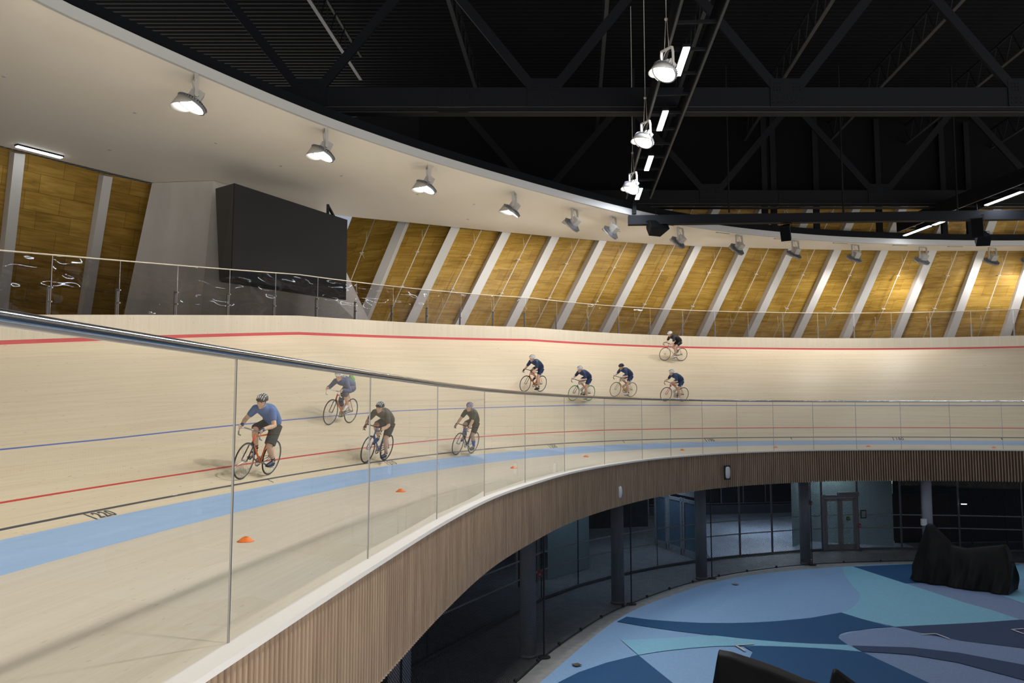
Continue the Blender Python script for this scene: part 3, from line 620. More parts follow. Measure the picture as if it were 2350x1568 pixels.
# ---------------------------------------------------------------- roof
rf = MB(); ZR = 17.2; y = 6.
while y < 60:
    rf.quad((-40,y,ZR),(60,y,ZR),(60,y+.10,ZR),(-40,y+.10,ZR)); rf.quad((-40,y+.10,ZR),(60,y+.10,ZR),(60,y+.16,ZR+.1),(-40,y+.16,ZR+.1))
    rf.quad((-40,y+.16,ZR+.1),(60,y+.16,ZR+.1),(60,y+.26,ZR+.1),(-40,y+.26,ZR+.1)); rf.quad((-40,y+.26,ZR+.1),(60,y+.26,ZR+.1),(60,y+.32,ZR),(-40,y+.32,ZR)); y += .32
rf.quad((-40,-20,ZR),(60,-20,ZR),(60,6,ZR),(-40,6,ZR))
tag(rf.build('ceiling', M['roof']), 'black corrugated roof deck', None, None, 'structure')
def truss(Y, zb, zt, nodes_, x0, x1, label, splices=()):
    r = tag(empty('roof_truss', (nodes_[1], Y, zb)), label, 'truss', 'black steel roof trusses'); r.matrix_world = Matrix.Translation((nodes_[1], Y, zb))
    def P(o): o.matrix_parent_inverse = r.matrix_world.inverted(); return o
    c = MB(); h = .80
    c.box((x0,Y-.02,zb+.05),(x1,Y+.02,zb+h)); c.box((x0,Y-.02,zb+.16),(x1,Y+.38,zb+.20)); c.box((x0,Y-.0,zb),(x1,Y+.38,zb+.03)); c.box((x0,Y-.02,zb+h),(x1,Y+.38,zb+h+.03))
    c.box((x0,Y-.035,zb+.165),(x1,Y-.02,zb+.185),1); c.box((x0,Y-.035,zb+.0),(x1,Y-.02,zb+.018),1)
    P(c.build('bottom_chord', [M['black'], M['edge']], r))
    c = MB(); c.box((x0,Y-.17,zt),(x1,Y+.17,zt+.4)); P(c.build('top_chord', M['black'], r))
    for i, x in enumerate(nodes_):
        c = MB(); c.box((x-.55,Y-.06,zb+.18),(x+.55,Y-.02,zb+1.12))
        for u in range(7): 
            for w in (.30,.46): c.ball((x-.46+u*.153, Y-.07, zb+w), .022, 0, 6, 4)
        for u in range(3):
            for w in range(3): c.ball((x+.22+u*.1, Y-.07, zb+.72+w*.11), .022, 0, 6, 4); c.ball((x-.22-u*.1, Y-.07, zb+.72+w*.11), .022, 0, 6, 4)
        P(c.build('gusset_plate', M['black'], r))
        for sgn in (-1, 1):
            xm = x + sgn*(nodes_[1]-nodes_[0])/2*.98; c = MB(); A0 = Vector((x+sgn*.35,Y,zb+.8)); B0 = Vector((xm,Y,zt+.1)); c.bar(A0, B0, .30, .10, 0, (0,0,1).__class__((1,0,0)) if False else Vector((1,0,0))); c.bar(A0 + Vector((.0,.12,0)), B0 + Vector((0,.12,0)), .06, .26, 0, Vector((1,0,0)))
            P(c.build('diagonal', M['black'], r))
    for x in splices:
        c = MB(); c.box((x-.5,Y-.05,zb+.18),(x+.5,Y-.02,zb+h)); c.box((x-.5,Y-.045,zb-.03),(x+.5,Y+.2,zb+.01)); c.box((x-.5,Y-.045,zb+.15),(x+.5,Y-.02,zb+.165),1)
        for u in range(8):
            for w in (.28,.36,.62,.70): c.ball((x-.42+u*.12, Y-.055, zb+w), .018, 0, 6, 4)
        P(c.build('splice_plate', [M['black'], M['edge']], r))
    return r
truss(25.85, 11.2, 16.2, [-6.6,1.04,8.94,16.67,24.5], -9.5, 45, 'black steel truss across the top of the photo, the nearer one', (-1.9,))
truss(38.27, 11.2, 16.2, [1.35,9.49,17.51,25.6,33.6], -1, 45, 'black steel truss lower in the photo, the further one', (13.2,))
# posts between truss line and canopy edge, bracing
for i, x in enumerate((12.7, 13.25, 15.7, 19.2, 22.8, 24.2)):
    p = MB(); yy = {12.7:40.3,13.25:40.6,15.7:41.4,19.2:42.0,22.8:42.4,24.2:42.5}[x]; p.box((x-.14,yy,10.5),(x+.14,yy+.2,16.9)); p.box((x-.3,yy-.02,10.6),(x+.3,yy+.2,10.8))
    tag(p.build('roof_post', M['black']), 'black steel post standing on the canopy edge, %s from the left' % ORD[i], 'post', 'black posts above the canopy edge')
for i, (x, y0_, y1_) in enumerate(((2.1,27,44),(5.6,27,44),(9.9,27,44),(14.4,27,44),(18.6,12,44),(23.5,12,44),(-3.4,14,38),(-8.2,14,34))):
    p = MB(); dx = .077
    for zz, w in ((15.7,.14),(16.7,.1)):
        p.bar((x+dx*y0_-.9,y0_,zz),(x+dx*y1_-.9,y1_,zz),w,.06,1 if zz < 16 else 0,(1,0,0))
    k = 0; yy = y0_
    while yy < y1_-1:
        p.bar((x+dx*yy-.9,yy,15.7),(x+dx*(yy+.6)-.9,yy+.6,16.7),.03,.03); p.bar((x+dx*(yy+.6)-.9,yy+.6,16.7),(x+dx*(yy+1.2)-.9,yy+1.2,15.7),.03,.03); yy += 1.2
    tag(p.build('roof_joist', [M['black'], M['edge']]), 'black open-web roof joist running away from the camera', 'joist', 'black open-web roof joists')
# catwalk spines with strip lights
def spine(A, B, z, label):
    A = Vector((*A,z)); B = Vector((*B,z)); d = (B-A).normalized(); n = Vector((-d.y,d.x,0)); p = MB()
    for s in (-.62, .42): p.bar(A + n*s + Vector((0,0,.35)), B + n*s + Vector((0,0,.35)), .10, .60, 0, n); p.bar(A + n*s + Vector((0,0,.03)), B + n*s + Vector((0,0,.03)), .06, .03, 1, n)
    L = (B-A).length; k = .5
    while k < L: p.bar(A + d*k + n*-.62 + Vector((0,0,.1)), A + d*k + n*.42 + Vector((0,0,.1)), .06, .08); k += 1.5
    tag(p.build('lighting_catwalk', [M['black'], M['edge']]), label, 'catwalk')
spine((2.6,-7.0),(5.42,35.1), 10.75, 'black steel catwalk running away from the camera between the near hanging floodlights')
spine((21.9,24.0),(20.3,41.6), 10.70, 'black steel catwalk at the upper right below the roof')
def strip_light(x, y, z, rz, L, label, watts):
    r = tag(empty('strip_light', (x,y,z), rz), label, 'strip light', 'strip lights below the roof')
    b = MB(); b.box((-L/2-.03,-.10,.02),(L/2+.03,.10,.09)); 
    for s in (-.9,.9): b.tube([(s*L/2,0,.08),(s*L/2,0,.3)], .01)
    b.build('lamp_tray', M['black'], r)
    for s in (-1, 1):
        t = MB(); t.box((min(.02*s, s*L/2),-.085,-.01),(max(.02*s, s*L/2),.085,.02)); t.build('lamp_tube', M['tube'], r)
    ld = bpy.data.lights.new('strip_glow', 'AREA'); ld.shape = 'RECTANGLE'; ld.size = L; ld.size_y = .16; ld.energy = watts; ld.color = (.80,.88,1)
    lo = bpy.data.objects.new('strip_glow', ld); COL.objects.link(lo); lo.parent = r; lo.location = (0,0,-.03)
az = math.atan2(26.1, 1.72)
for i, (x, y, L) in enumerate([(4.44,20.7,1.72),(4.73,25.07,1.72),(5.04,29.49,1.72),(5.33,33.76,1.72)]): strip_light(x, y, 10.62, az, L, 'bright white strip light on the near catwalk, %s' % ['largest and highest in the photo','second from the top','third from the top','smallest, just above the canopy'][i], STRIP)
strip_light(4.1, 16.2, 10.62, az, 1.72, 'white strip light on the near catwalk above the top edge of the photo', STRIP)
az2 = math.atan2(17.6, -1.6)
for i, (x, y) in enumerate([(20.95,34.25),(20.62,38.1),(20.35,40.5)]): strip_light(x, y, 10.55, az2, 2.2, 'white strip light on the right-hand catwalk, %s' % ['nearest','middle one','furthest'][i], STRIP*(1., .5, .15)[i])
strip_light(21.5, 28.5, 10.55, az2, 2.2, 'white strip light on the right-hand catwalk above the top edge of the photo', STRIP)
# strip light on the dim left wall
strip_light(-15.75, 26.65, 10.13, math.atan2(1.08,.71), 1.45, 'thin white strip light where the cream soffit meets the dim left wall', 3.)
# dark beam with speakers
p = MB(); p.bar((5.13,35.55,9.92),(16.6,34.9,9.92),.30,.40,0,(0,1,0)); p.bar((16.6,34.9,9.92),(24,34.4,9.92),.30,.40,0,(0,1,0)); p.bar((5.13,35.55,9.725),(24,34.4,9.725),.34,.03,0,(0,1,0)); p.bar((5.4,35.5,10.2),(5.4,35.5,16.8),.16,.16)
for x in (9.5, 14.5, 19.5): p.bar((x,35.2,10.2),(x,35.2,16.8),.06,.06)
tag(p.build('speaker_beam', [M['black'], M['lip']]), 'dark blue-black beam hanging in front of the canopy with speakers below it', 'beam')
def speaker(p, rz, tx, w, h, dd, label, shape='box'):
    r = tag(empty('hanging_speaker', p, rz), label, 'speaker', 'black speakers hanging below the roof'); Mx = Matrix.Rotation(tx, 4, 'X')
    b = MB(); k = .62
    vs = [Vector(q) for q in ((-w/2,-dd/2,-h/2),(w/2,-dd/2,-h/2),(w/2*k,dd/2,-h/2),(-w/2*k,dd/2,-h/2),(-w/2,-dd/2,h/2),(w/2,-dd/2,h/2),(w/2*k,dd/2,h/2),(-w/2*k,dd/2,h/2))]
    b.add([Mx @ q for q in vs], [(0,3,2,1),(4,5,6,7),(0,1,5,4),(1,2,6,5),(2,3,7,6),(3,0,4,7)]); b.build('cabinet', M['black'], r)
    b = MB(); b.box((-w/2*.9,-dd/2-.01,-h/2*.92),(w/2*.9,-dd/2,h/2*.92),0,Mx); b.build('grille', M['roof'], r)
    b = MB(); b.tube([(-w/2-.02,0,0),(-w/2-.02,0,h/2+.08),(w/2+.02,0,h/2+.08),(w/2+.02,0,0)], .015); b.tube([(0,0,h/2+.08),(0,0,h/2+.6)], .015); b.build('hanger', M['black'], r)
speaker((6.35,35.5,9.55), .4, R(-30), .95, .42, .55, 'black wedge-shaped speaker under the left end of the dark beam')
speaker((11.95,35.1,9.28), -.55, R(22), .42, .66, .50, 'black box speaker hanging in the middle of the dark beam')
speaker((20.0,34.6,9.42), -.6, R(20), .46, .85, .55, 'black box speaker hanging under the right of the dark beam')
speaker((21.9,37.6,9.55), -.2, R(35), .60, .50, .6, 'dim black speaker behind the right-hand box speaker')
# ---------------------------------------------------------------- infield (lower level)
NS = .9605
def fl(pts, z=0.): return [Vector((x*NS, y*NS, ZF+z)) for x, y in pts]
NETL = [(-4.0,9.0),(-2.6,13.2),(-1.05,17.0),(.1,19.77),(.83,21.73),(1.62,23.49),(2.85,25.92),(3.93,27.56),(5.87,30.03),(7.59,31.71),(9.55,33.1),(12.4,34.45),(16.45,35.2),(20.5,35.1),(24,34.0),(27,32)]
BLU = [(-3.2,8.0),(-1.9,13.2),(-.45,17.2),(.64,19.73),(3.41,25.96),(6.28,29.76),(7.73,31.25),(9.69,32.60),(13.57,34.12),(16.63,34.68),(21.2,34.60),(24.5,33.6),(28,31.2),(31,27)]
p = MB(); P1 = resample(fl(NETL), .5)
ring = [catmull(fl(NETL), (len(NETL)-1)*i/60) for i in range(61)]
p.add([Vector((-30,3,ZF-.02)),Vector((60,3,ZF-.02)),Vector((60,70,ZF-.02)),Vector((-30,70,ZF-.02))], [(0,1,2,3)], 0)
ring = [catmull(fl(NETL, -.012), (len(NETL)-1)*i/60) for i in range(61)]; p.add(ring + [Vector((30,4,ZF-.012)), Vector((-4,4,ZF-.012))], [tuple(range(63))], 1)
ring = [catmull(fl(BLU, 0.), (len(BLU)-1)*i/60) for i in range(61)]; p.add(ring + [Vector((32,4,ZF)), Vector((-3,4,ZF))], [tuple(range(63))], 2)
FLP = [('E', [(13.9, 29.56), (14.46, 29.67), (15.1, 29.7), (16.05, 29.19), (16.9, 28.84), (17.38, 28.16), (21.34, 26.89), (20.03, 21.2), (14.73, 15.73), (10.16, 13.95), (5.81, 13.95), (6.28, 18.05), (8.68, 21.78), (8.86, 22.8), (9.72, 23.38), (11.5, 23.84)]), ('N', [(13.37, 32.74), (15.91, 33.26), (18.36, 33.32), (20.16, 33.14), (18.48, 30.94), (16.7, 30.08), (15.14, 29.78), (14.36, 29.63), (13.9, 29.56)]), ('C', [(19.56, 33.0), (20.28, 33.04), (22.7, 32.82), (21.22, 30.7), (18.62, 30.38), (17.73, 30.23)]), ('C', [(16.19, 27.77), (17.32, 28.91), (19.96, 28.91), (19.07, 25.74), (16.22, 26.53)]), ('C', [(12.89, 32.52), (13.19, 32.76), (13.36, 32.73), (13.9, 29.56), (14.12, 28.33), (14.38, 26.74), (14.69, 25.68), (14.85, 24.51), (13.46, 24.17), (11.5, 23.84), (10.82, 23.72), (10.51, 24.18), (10.24, 24.61), (9.95, 25.35), (10.38, 25.76), (10.7, 26.19), (11.07, 26.77), (11.42, 27.45), (11.63, 28.09), (11.76, 28.73), (12.0, 29.7), (12.29, 30.74), (12.63, 31.85)]), ('D', [(10.82, 23.72), (12.12, 23.94), (13.47, 24.18), (14.85, 24.51), (17.53, 23.7), (15.09, 20.48), (13.15, 21.62), (11.95, 22.31), (11.36, 22.93)]), ('N', [(3.04, 24.28), (3.4, 24.85), (4.01, 24.5), (4.73, 24.28), (5.45, 24.13), (6.27, 24.11), (6.97, 24.18), (7.68, 24.33), (8.79, 24.7), (9.95, 25.35), (10.24, 24.61), (10.63, 23.82), (10.82, 23.72), (10.55, 23.67), (10.09, 23.56), (9.73, 23.4), (9.35, 23.26), (9.15, 23.14), (8.97, 22.98), (8.86, 22.8), (8.77, 22.59), (8.75, 22.3), (8.75, 21.91), (7.81, 22.02), (7.17, 22.15), (6.59, 22.34), (6.02, 22.55), (5.37, 22.87), (4.53, 23.28), (3.76, 23.75)]), ('C', [(2.9, 22.36), (3.55, 22.46), (4.27, 22.57), (5.48, 22.81), (6.02, 22.55), (6.59, 22.34), (7.17, 22.15), (7.81, 22.02), (8.74, 21.9), (8.85, 21.28), (8.38, 21.45), (7.86, 21.6), (7.15, 21.74), (6.42, 21.81), (5.82, 21.81), (5.24, 21.78), (4.57, 21.62), (3.81, 21.35), (3.15, 21.02)]), ('N', [(1.05, 18.95), (1.55, 19.65), (2.28, 20.38), (3.15, 21.02), (3.35, 20.06), (3.59, 18.95), (3.88, 17.73), (0.32, 17.73)]), ('D', [(8.82, 21.83), (10.3, 21.66), (11.25, 21.2), (12.28, 20.21), (13.67, 18.6), (12.49, 17.04), (11.58, 19.1), (10.8, 20.38), (9.99, 21.02), (9.38, 21.2), (8.86, 21.3)]), ('N', [(5.99, 21.78), (6.42, 21.8), (7.14, 21.72), (7.86, 21.59), (8.38, 21.44), (8.85, 21.27), (9.32, 18.95), (9.52, 17.53), (5.85, 15.73), (4.11, 16.81), (6.09, 21.28)])]
mi = {'N':3,'C':4,'D':5,'E':6,'L':2}
for k, (m, pts) in enumerate(FLP): p.add([Vector((x,y,ZF+.002*(k+1))) for x, y in pts], [tuple(range(len(pts)))], mi[m])
for k, pts in enumerate([[(6.3, 21.91), (5.8, 21.81), (5.9, 21.31)], [(11.15, 22.87), (11.56, 22.91), (11.66, 22.42)], [(14.28, 23.43), (13.89, 23.34), (13.95, 22.89)]]):
    for i in range(len(pts)-1): p.bar(Vector((*pts[i],ZF+.05-.015)), Vector((*pts[i+1],ZF+.05-.015)), .06, .006, 7)
tag(p.build('floor', [M['conc_floor'], M['border'], M['L'], M['N'], M['C'], M['D'], M['E'], M['offwhite']]), 'infield floor of blue, cyan and navy rubber with a concrete border', None, None, 'structure')
for i, (x, y) in enumerate([(1.55, 20.18), (7.83, 29.34)]):
    h = MB(); h.box((-.09,-.09,0),(.09,.09,.01)); o = h.build('floor_hatch', mat('brass_hatch%d' % i, (.16,.14,.10), .4, .4)); o.location = (x, y, ZF+.03); o.rotation_euler = (0,0,.5)
    tag(o, ['small square brass floor hatch near the bottom edge of the photo','small square floor hatch below the second concrete column from the right'][i], 'hatch', 'small floor hatches')

# net curtain
net = tag(empty('net_curtain', (P1[30].x, P1[30].y, ZF)), 'fine black net curtain hanging from the slatted fascia to the floor', 'net'); net.matrix_world = Matrix.Translation((P1[30].x, P1[30].y, ZF))
def NP(o): o.matrix_parent_inverse = net.matrix_world.inverted(); return o
p = MB(); u = 0
for i in range(len(P1)-1):
    a, b = P1[i], P1[i+1]; L = (b-a).length; H = FB - ZF + .05; p.quad(a+Vector((0,0,.02)), b+Vector((0,0,.02)), b+Vector((0,0,H)), a+Vector((0,0,H)), 0, ((u,0),(u+L,0),(u+L,H),(u,H))); u += L
NP(p.build('mesh_sheet', M['net'], net))
p = MB(); p.tube([a + Vector((0,0,.03)) for a in P1], .018, 0, 6); NP(p.build('bottom_rope', M['dark'], net))
PW = resample(fl(NETL), 1.55)
for q in PW:
    b = MB(); b.ball(q + Vector((0,0,.05)), (.05,.05,.05), 0, 8, 6); NP(b.build('rope_weight', M['dark'], net))
for (x, y) in ((-2.0,15.2),(.83,21.73),(3.93,27.56),(7.59,31.71),(12.4,34.45)):
    b = MB(); q = Vector((x*NS, y*NS, ZF)); b.tube([q, q + Vector((0,0,FB-ZF))], .022, 0, 8); b.disc(q, (0,0,1), .16, .16, .02, 0, 12); NP(b.build('net_post', M['dark'], net))

# round columns
COLS = [((-2.0,15.0),'round concrete column half hidden by the fascia at the lower left'),((.40,21.0),'round concrete column, nearest in full view behind the net'),((3.38,26.72),'round concrete column, second from the left in full view'),((6.92,30.5),'round concrete column left of the blue-lit lobby'),((11.78,33.45),'round concrete column beside the glass double door'),((16.95,33.9),'round concrete column behind the covered object on the right')]
for i, ((x, y), lab) in enumerate(COLS):
    c = MB(); c.loft([(0,0,.03),(0,0,-ZF+FB+.3)], [.205,.205], 0, 28, (1,0,0), True, False); c.disc((0,0,0),(0,0,1),.225,.225,.05,0,28)
    o = c.build('concrete_column', M['column'], None, True); o.location = (x, y, ZF); tag(o, lab, 'column', 'round columns under the track')
for i, (x, y, z, lab) in enumerate([(.70,21.10,-2.55,'small red fire alarm strobe beside the nearest full column'),(12.02,33.38,-2.15,'small red fire alarm strobe on the column beside the door'),(15.05,36.0,-3.4,'small red fire alarm strobe right of the glass double door')]):
    a = MB(); a.box((-.05,-.05,-.08),(.05,.05,.08)); o = a.build('alarm_strobe', [M['red']]); o.location = (x,y,z); tag(o, lab, 'alarm', 'red alarm strobes'); q = MB(); q.ball((.0,-.055,-.02),(.025,.015,.03),0,8,6); q.build('strobe_lamp', M['offwhite'], o, True)
a = MB(); a.box((-.1,-.06,-.13),(.1,.06,.13)); o = a.build('wall_box', M['offwhite']); o.location = (16.68,33.65,-2.95); tag(o, 'white box fixed to the left of the rightmost concrete column', 'box')

# lobby glazing
GLZ = fl([(-5.5,12.0),(-3.9,17.0),(-2.17,21.51),(.99,28.2),(2.4,30.3),(4.04,32.17),(5.9,33.85),(7.98,35.34),(9.97,36.41),(11.6,37.1),(13.14,37.71),(14.18,38.0),(15.92,38.25),(17.96,38.36),(20.5,38.1),(23.1,37.6),(26,36.4),(29,34.2)])
ZT = FB + .6; ZTG = ZT - .04
gz_ = tag(empty('lobby_glazing', GLZ[5]), 'curved glass lobby partition with grey mullions and two pale stripes', 'glass partition'); gz_.matrix_world = Matrix.Translation(GLZ[5])
def GP(o): o.matrix_parent_inverse = gz_.matrix_world.inverted(); return o
for i in range(len(GLZ)-1):
    a, b = GLZ[i], GLZ[i+1]; door = (i == 11)
    z0 = ZF + (2.35 if door else .06)
    p = MB(); p.quad(V(a,z0), V(b,z0), V(b,ZTG), V(a,ZTG)); GP(p.build('glass_pane', M['glass_dark'], gz_))
    if not door:
        for z in (ZF+.94, ZF+1.50):
            p = MB(); n = Vector((0,-.02,0)); p.quad(V(a,z-.025)+n, V(b,z-.025)+n, V(b,z+.025)+n, V(a,z+.025)+n); GP(p.build('frosted_stripe', M['marker'], gz_))
        p = MB(); p.bar(V(a,ZF+.04), V(b,ZF+.04), .09, .08); GP(p.build('sill', M['mullion'], gz_))
for i, g in enumerate(GLZ):
    k = .03 if i < 8 else .07
    p = MB(); p.bar(V(g,ZF), V(g,ZTG), k, .06, 0, (1,0,0)); GP(p.build('mullion', M['mullion'] if i >= 6 else M['dark'], gz_))
# glass double door
a, b = GLZ[11], GLZ[12]; dv = (b-a).normalized(); dn = Vector((dv.y,-dv.x,0))
dr = tag(empty('glass_door', (a+b)/2), 'grey framed glass double door in the lobby glazing', 'door'); dr.matrix_world = Matrix.Translation((a+b)/2)
def DP(o): o.matrix_parent_inverse = dr.matrix_world.inverted(); return o
Ld = (b-a).length
p = MB(); p.bar(V(a+dv*.06,ZF), V(a+dv*.06,ZF+2.35), .1, .12, 0, dv); p.bar(V(b-dv*.06,ZF), V(b-dv*.06,ZF+2.35), .1, .12, 0, dv); p.bar(V(a,ZF+2.33), V(b,ZF+2.33), .1, .12, 0, dn); DP(p.build('door_frame', M['door_frame'], dr))
for k in (0, 1):
    x0_, x1_ = Ld*(.07 + .43*k), Ld*(.07 + .43*(k+1)); q = lambda x: a + dv*x + dn*.03
    p = MB(); p.bar(V(q(x0_+.06),ZF+.02), V(q(x0_+.06),ZF+2.25), .1, .05, 0, dv); p.bar(V(q(x1_-.06),ZF+.02), V(q(x1_-.06),ZF+2.25), .1, .05, 0, dv); p.bar(V(q(x0_),ZF+.14), V(q(x1_),ZF+.14), .05, .24, 0, dn); p.bar(V(q(x0_),ZF+2.19), V(q(x1_),ZF+2.19), .05, .12, 0, dn)
    lf = DP(p.build('door_leaf', M['door_frame'], dr))
    def L2(o): o.parent = lf; return o
    p = MB(); p.quad(V(q(x0_+.1),ZF+.26), V(q(x1_-.1),ZF+.26), V(q(x1_-.1),ZF+2.13), V(q(x0_+.1),ZF+2.13)); g_ = p.build('door_glass', M['glass_dark'], lf)
    for z in (.94, 1.5):
        p = MB(); p.quad(V(q(x0_+.1),ZF+z)+dn*.01, V(q(x1_-.1),ZF+z)+dn*.01, V(q(x1_-.1),ZF+z+.03)+dn*.01, V(q(x0_+.1),ZF+z+.03)+dn*.01); p.build('frosted_stripe', M['marker'], lf)
    if k:
        xh = x0_ + .09; p = MB(); p.tube([V(q(xh),ZF+.85)+dn*.03, V(q(xh),ZF+.85)+dn*.10, V(q(xh),ZF+1.15)+dn*.10, V(q(xh),ZF+1.15)+dn*.03], .014); p.build('door_handle', M['steel_dull'], lf)
        xs_ = (x0_+x1_)/2; p = MB(); p.bar(V(q(xs_)+dn*.02,ZF+1.28), V(q(xs_)+dn*.02,ZF+1.44), .16, .01, 0, dv); s1 = p.build('door_sticker', mat('sticker_green', (.04,.16,.05), .6), lf); p = MB(); p.bar(V(q(xs_)+dn*.03,ZF+1.33), V(q(xs_)+dn*.03,ZF+1.41), .10, .01, 0, dv); p.build('sticker_emblem', mat('sticker_yellow', (.5,.42,.04), .6), lf)
p = MB(); p.bar(V(a+dv*Ld*.45 + dn*.08,ZF+2.42), V(b+dv*.02 + dn*.08,ZF+2.42), .16, .18, 0, dn); DP(p.build('door_closer', M['door_frame'], dr))
c_ = GLZ[12] + dv*.25 + Vector((0,-.07,0))
p = MB(); p.bar(V(c_,ZF+1.36), V(c_,ZF+1.72), .26, .02, 0, dv); o = p.build('notice_frame', M['dark']); tag(o, 'small black framed notice on the glass right of the double door', 'notice'); p = MB(); p.bar(V(c_+Vector((0,-.013,0)),ZF+1.40), V(c_+Vector((0,-.013,0)),ZF+1.68), .19, .01, 0, dv); p.build('notice_sheet', M['offwhite'], o)

# rooms behind the glazing
LOBM = [M['dark'], noisy('lobby_lit_floor', (.30,.34,.42), (.42,.48,.58), (.6,.25,1), 1., 4., .45), mat('lobby_skirting',(.07,.075,.09),.6), mat('lobby_ceiling',(.05,.05,.055),.8)]
room = MB()
room.add([V(Vector(q),ZF+.004) for q in ((8.2,34.6,0),(12.3,36.3,0),(18.0,37.2,0),(19,50,0),(10.5,48.5,0))], [(0,1,2,3,4)], 1)
tag(room.build('floor_lobby', LOBM), 'pale blue-grey lit lobby floor behind the glass', None, None, 'structure'); room = MB()
room.quad((8.0,48.4,ZF),(20,50.6,ZF),(20,50.6,ZF+.5),(8.0,48.4,ZF+.5),2)
room.quad((8.0,48.5,ZF+.5),(20,50.7,ZF+.5),(20,50.7,ZT),(8.0,48.5,ZT),0)
room.quad((-30,33,ZF),(7.2,44,ZF),(7.2,44,ZT),(-30,33,ZT),0)
room.quad((17.7,38.5,ZF),(40,40.5,ZF),(40,40.5,ZT),(17.7,38.5,ZT),0)
tag(room.build('wall_lobby', LOBM), 'dark lobby walls behind the glass', None, None, 'structure'); room = MB()
room.add([Vector(q) for q in ((-30,-5,ZT),(60,-5,ZT),(60,60,ZT),(-30,60,ZT))][:0] or [Vector((-30,14,ZT)),Vector((-3,14,ZT)),Vector((.0,20,ZT)),Vector((3,26,ZT)),Vector((7,31.2,ZT)),Vector((12,34.2,ZT)),Vector((16,34.8,ZT)),Vector((20.5,34.5,ZT)),Vector((26,31.8,ZT)),Vector((45,32,ZT)),Vector((45,60,ZT)),Vector((-30,60,ZT))], [tuple(range(11,-1,-1))], 3)
tag(room.build('ceiling_lobby', LOBM), 'dark lobby ceiling behind the slatted fascia', None, None, 'structure')
p = MB(); p.quad((12.6,37.4,ZF),(14.2,39.3,ZF),(14.2,39.3,ZT),(12.6,37.4,ZT)); p.quad((13.3,39.3,ZF),(17.25,37.6,ZF),(17.25,37.6,ZT),(13.3,39.3,ZT))
tag(p.build('wall_frosted', M['frost']), 'pale green-grey frosted wall behind the double door', None, None, 'structure')
for i, (x, y) in enumerate([(11.1,49.0),(12.4,49.2),(13.8,49.5),(15.2,49.75)]):
    p = MB(); p.bar((x,y-.05,ZF+.6),(x,y-.05,ZT),.07,.05,0,(1,0,0)); tag(p.build('back_mullion', M['mullion']), 'thin grey mullion on the far dark wall of the lobby, %s from the left' % ORD[i], 'mullion', 'mullions on the far lobby wall')
p = MB(); p.bar((8.0,48.35,ZF+.62),(20,50.55,ZF+.62),.05,.06); tag(p.build('trim_1', M['mullion']), 'grey sill on the far lobby wall', None, None, 'structure')
p = MB(); p.quad((1.3,30.3,ZF),(3.0,32.4,ZF),(3.0,32.4,ZT-.02),(1.3,30.3,ZT-.02)); p.quad((3.0,32.4,ZF),(2.4,36,ZF),(2.4,36,ZT-.02),(3.0,32.4,ZT-.02)); tag(p.build('wall_side', M['frost']), 'pale grey-green wall inside the left part of the lobby', None, None, 'structure')
p = MB(); p.bar((.55,29.3,ZF+.02),(.55,29.3,ZF+2.3),1.0,.06,0,(.63,.78,0)); o = p.build('lobby_door', M['dark']); tag(o, 'dark door with grey frame inside the left part of the lobby', 'door'); p = MB(); p.bar((.17,28.75,ZF),(.17,28.75,ZF+2.4),.08,.10); p.bar((.93,29.75,ZF),(.93,29.75,ZF+2.4),.08,.10); p.bar((.17,28.75,ZF+2.36),(.93,29.75,ZF+2.36),.08,.08); p.build('door_frame', M['door_frame'], o)
# vestibule side wall with a second pair of doors
A_, B_ = Vector((7.62,34.1,0)), Vector((6.5,38.0,0)); tv = (B_-A_).normalized(); tn = Vector((tv.y,-tv.x,0))
vd = tag(empty('vestibule_door', (A_+B_)/2 + Vector((0,0,ZF))), 'grey framed glass vestibule doors seen at an angle left of the blue-lit lobby', 'door'); vd.matrix_world = Matrix.Translation((A_+B_)/2 + Vector((0,0,ZF)))
def VP(o): o.matrix_parent_inverse = vd.matrix_world.inverted(); return o
p = MB()
for f in (0,.30,.36,.66,.72,1.): p.bar(V(A_+tv*3.9*f,ZF), V(A_+tv*3.9*f,ZF+2.4), .14, .06, 0, tv)
p.bar(V(A_,ZF+.14), V(B_,ZF+.14), .06, .28, 0, tn); p.bar(V(A_,ZF+2.3), V(B_,ZF+2.3), .06, .14, 0, tn); VP(p.build('door_frame', M['door_frame'], vd))
for f in (0,.36,.72):
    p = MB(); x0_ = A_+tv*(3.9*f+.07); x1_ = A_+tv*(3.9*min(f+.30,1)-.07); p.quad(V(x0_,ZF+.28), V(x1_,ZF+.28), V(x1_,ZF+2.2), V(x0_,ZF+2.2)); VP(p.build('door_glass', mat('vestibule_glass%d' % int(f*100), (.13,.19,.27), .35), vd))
p = MB(); p.bar(V(A_+tn*.1,ZF+2.62), V(A_+tv*1.8+tn*.1,ZF+2.62), .2, .24, 0, tn); VP(p.build('door_closer', M['door_frame'], vd))
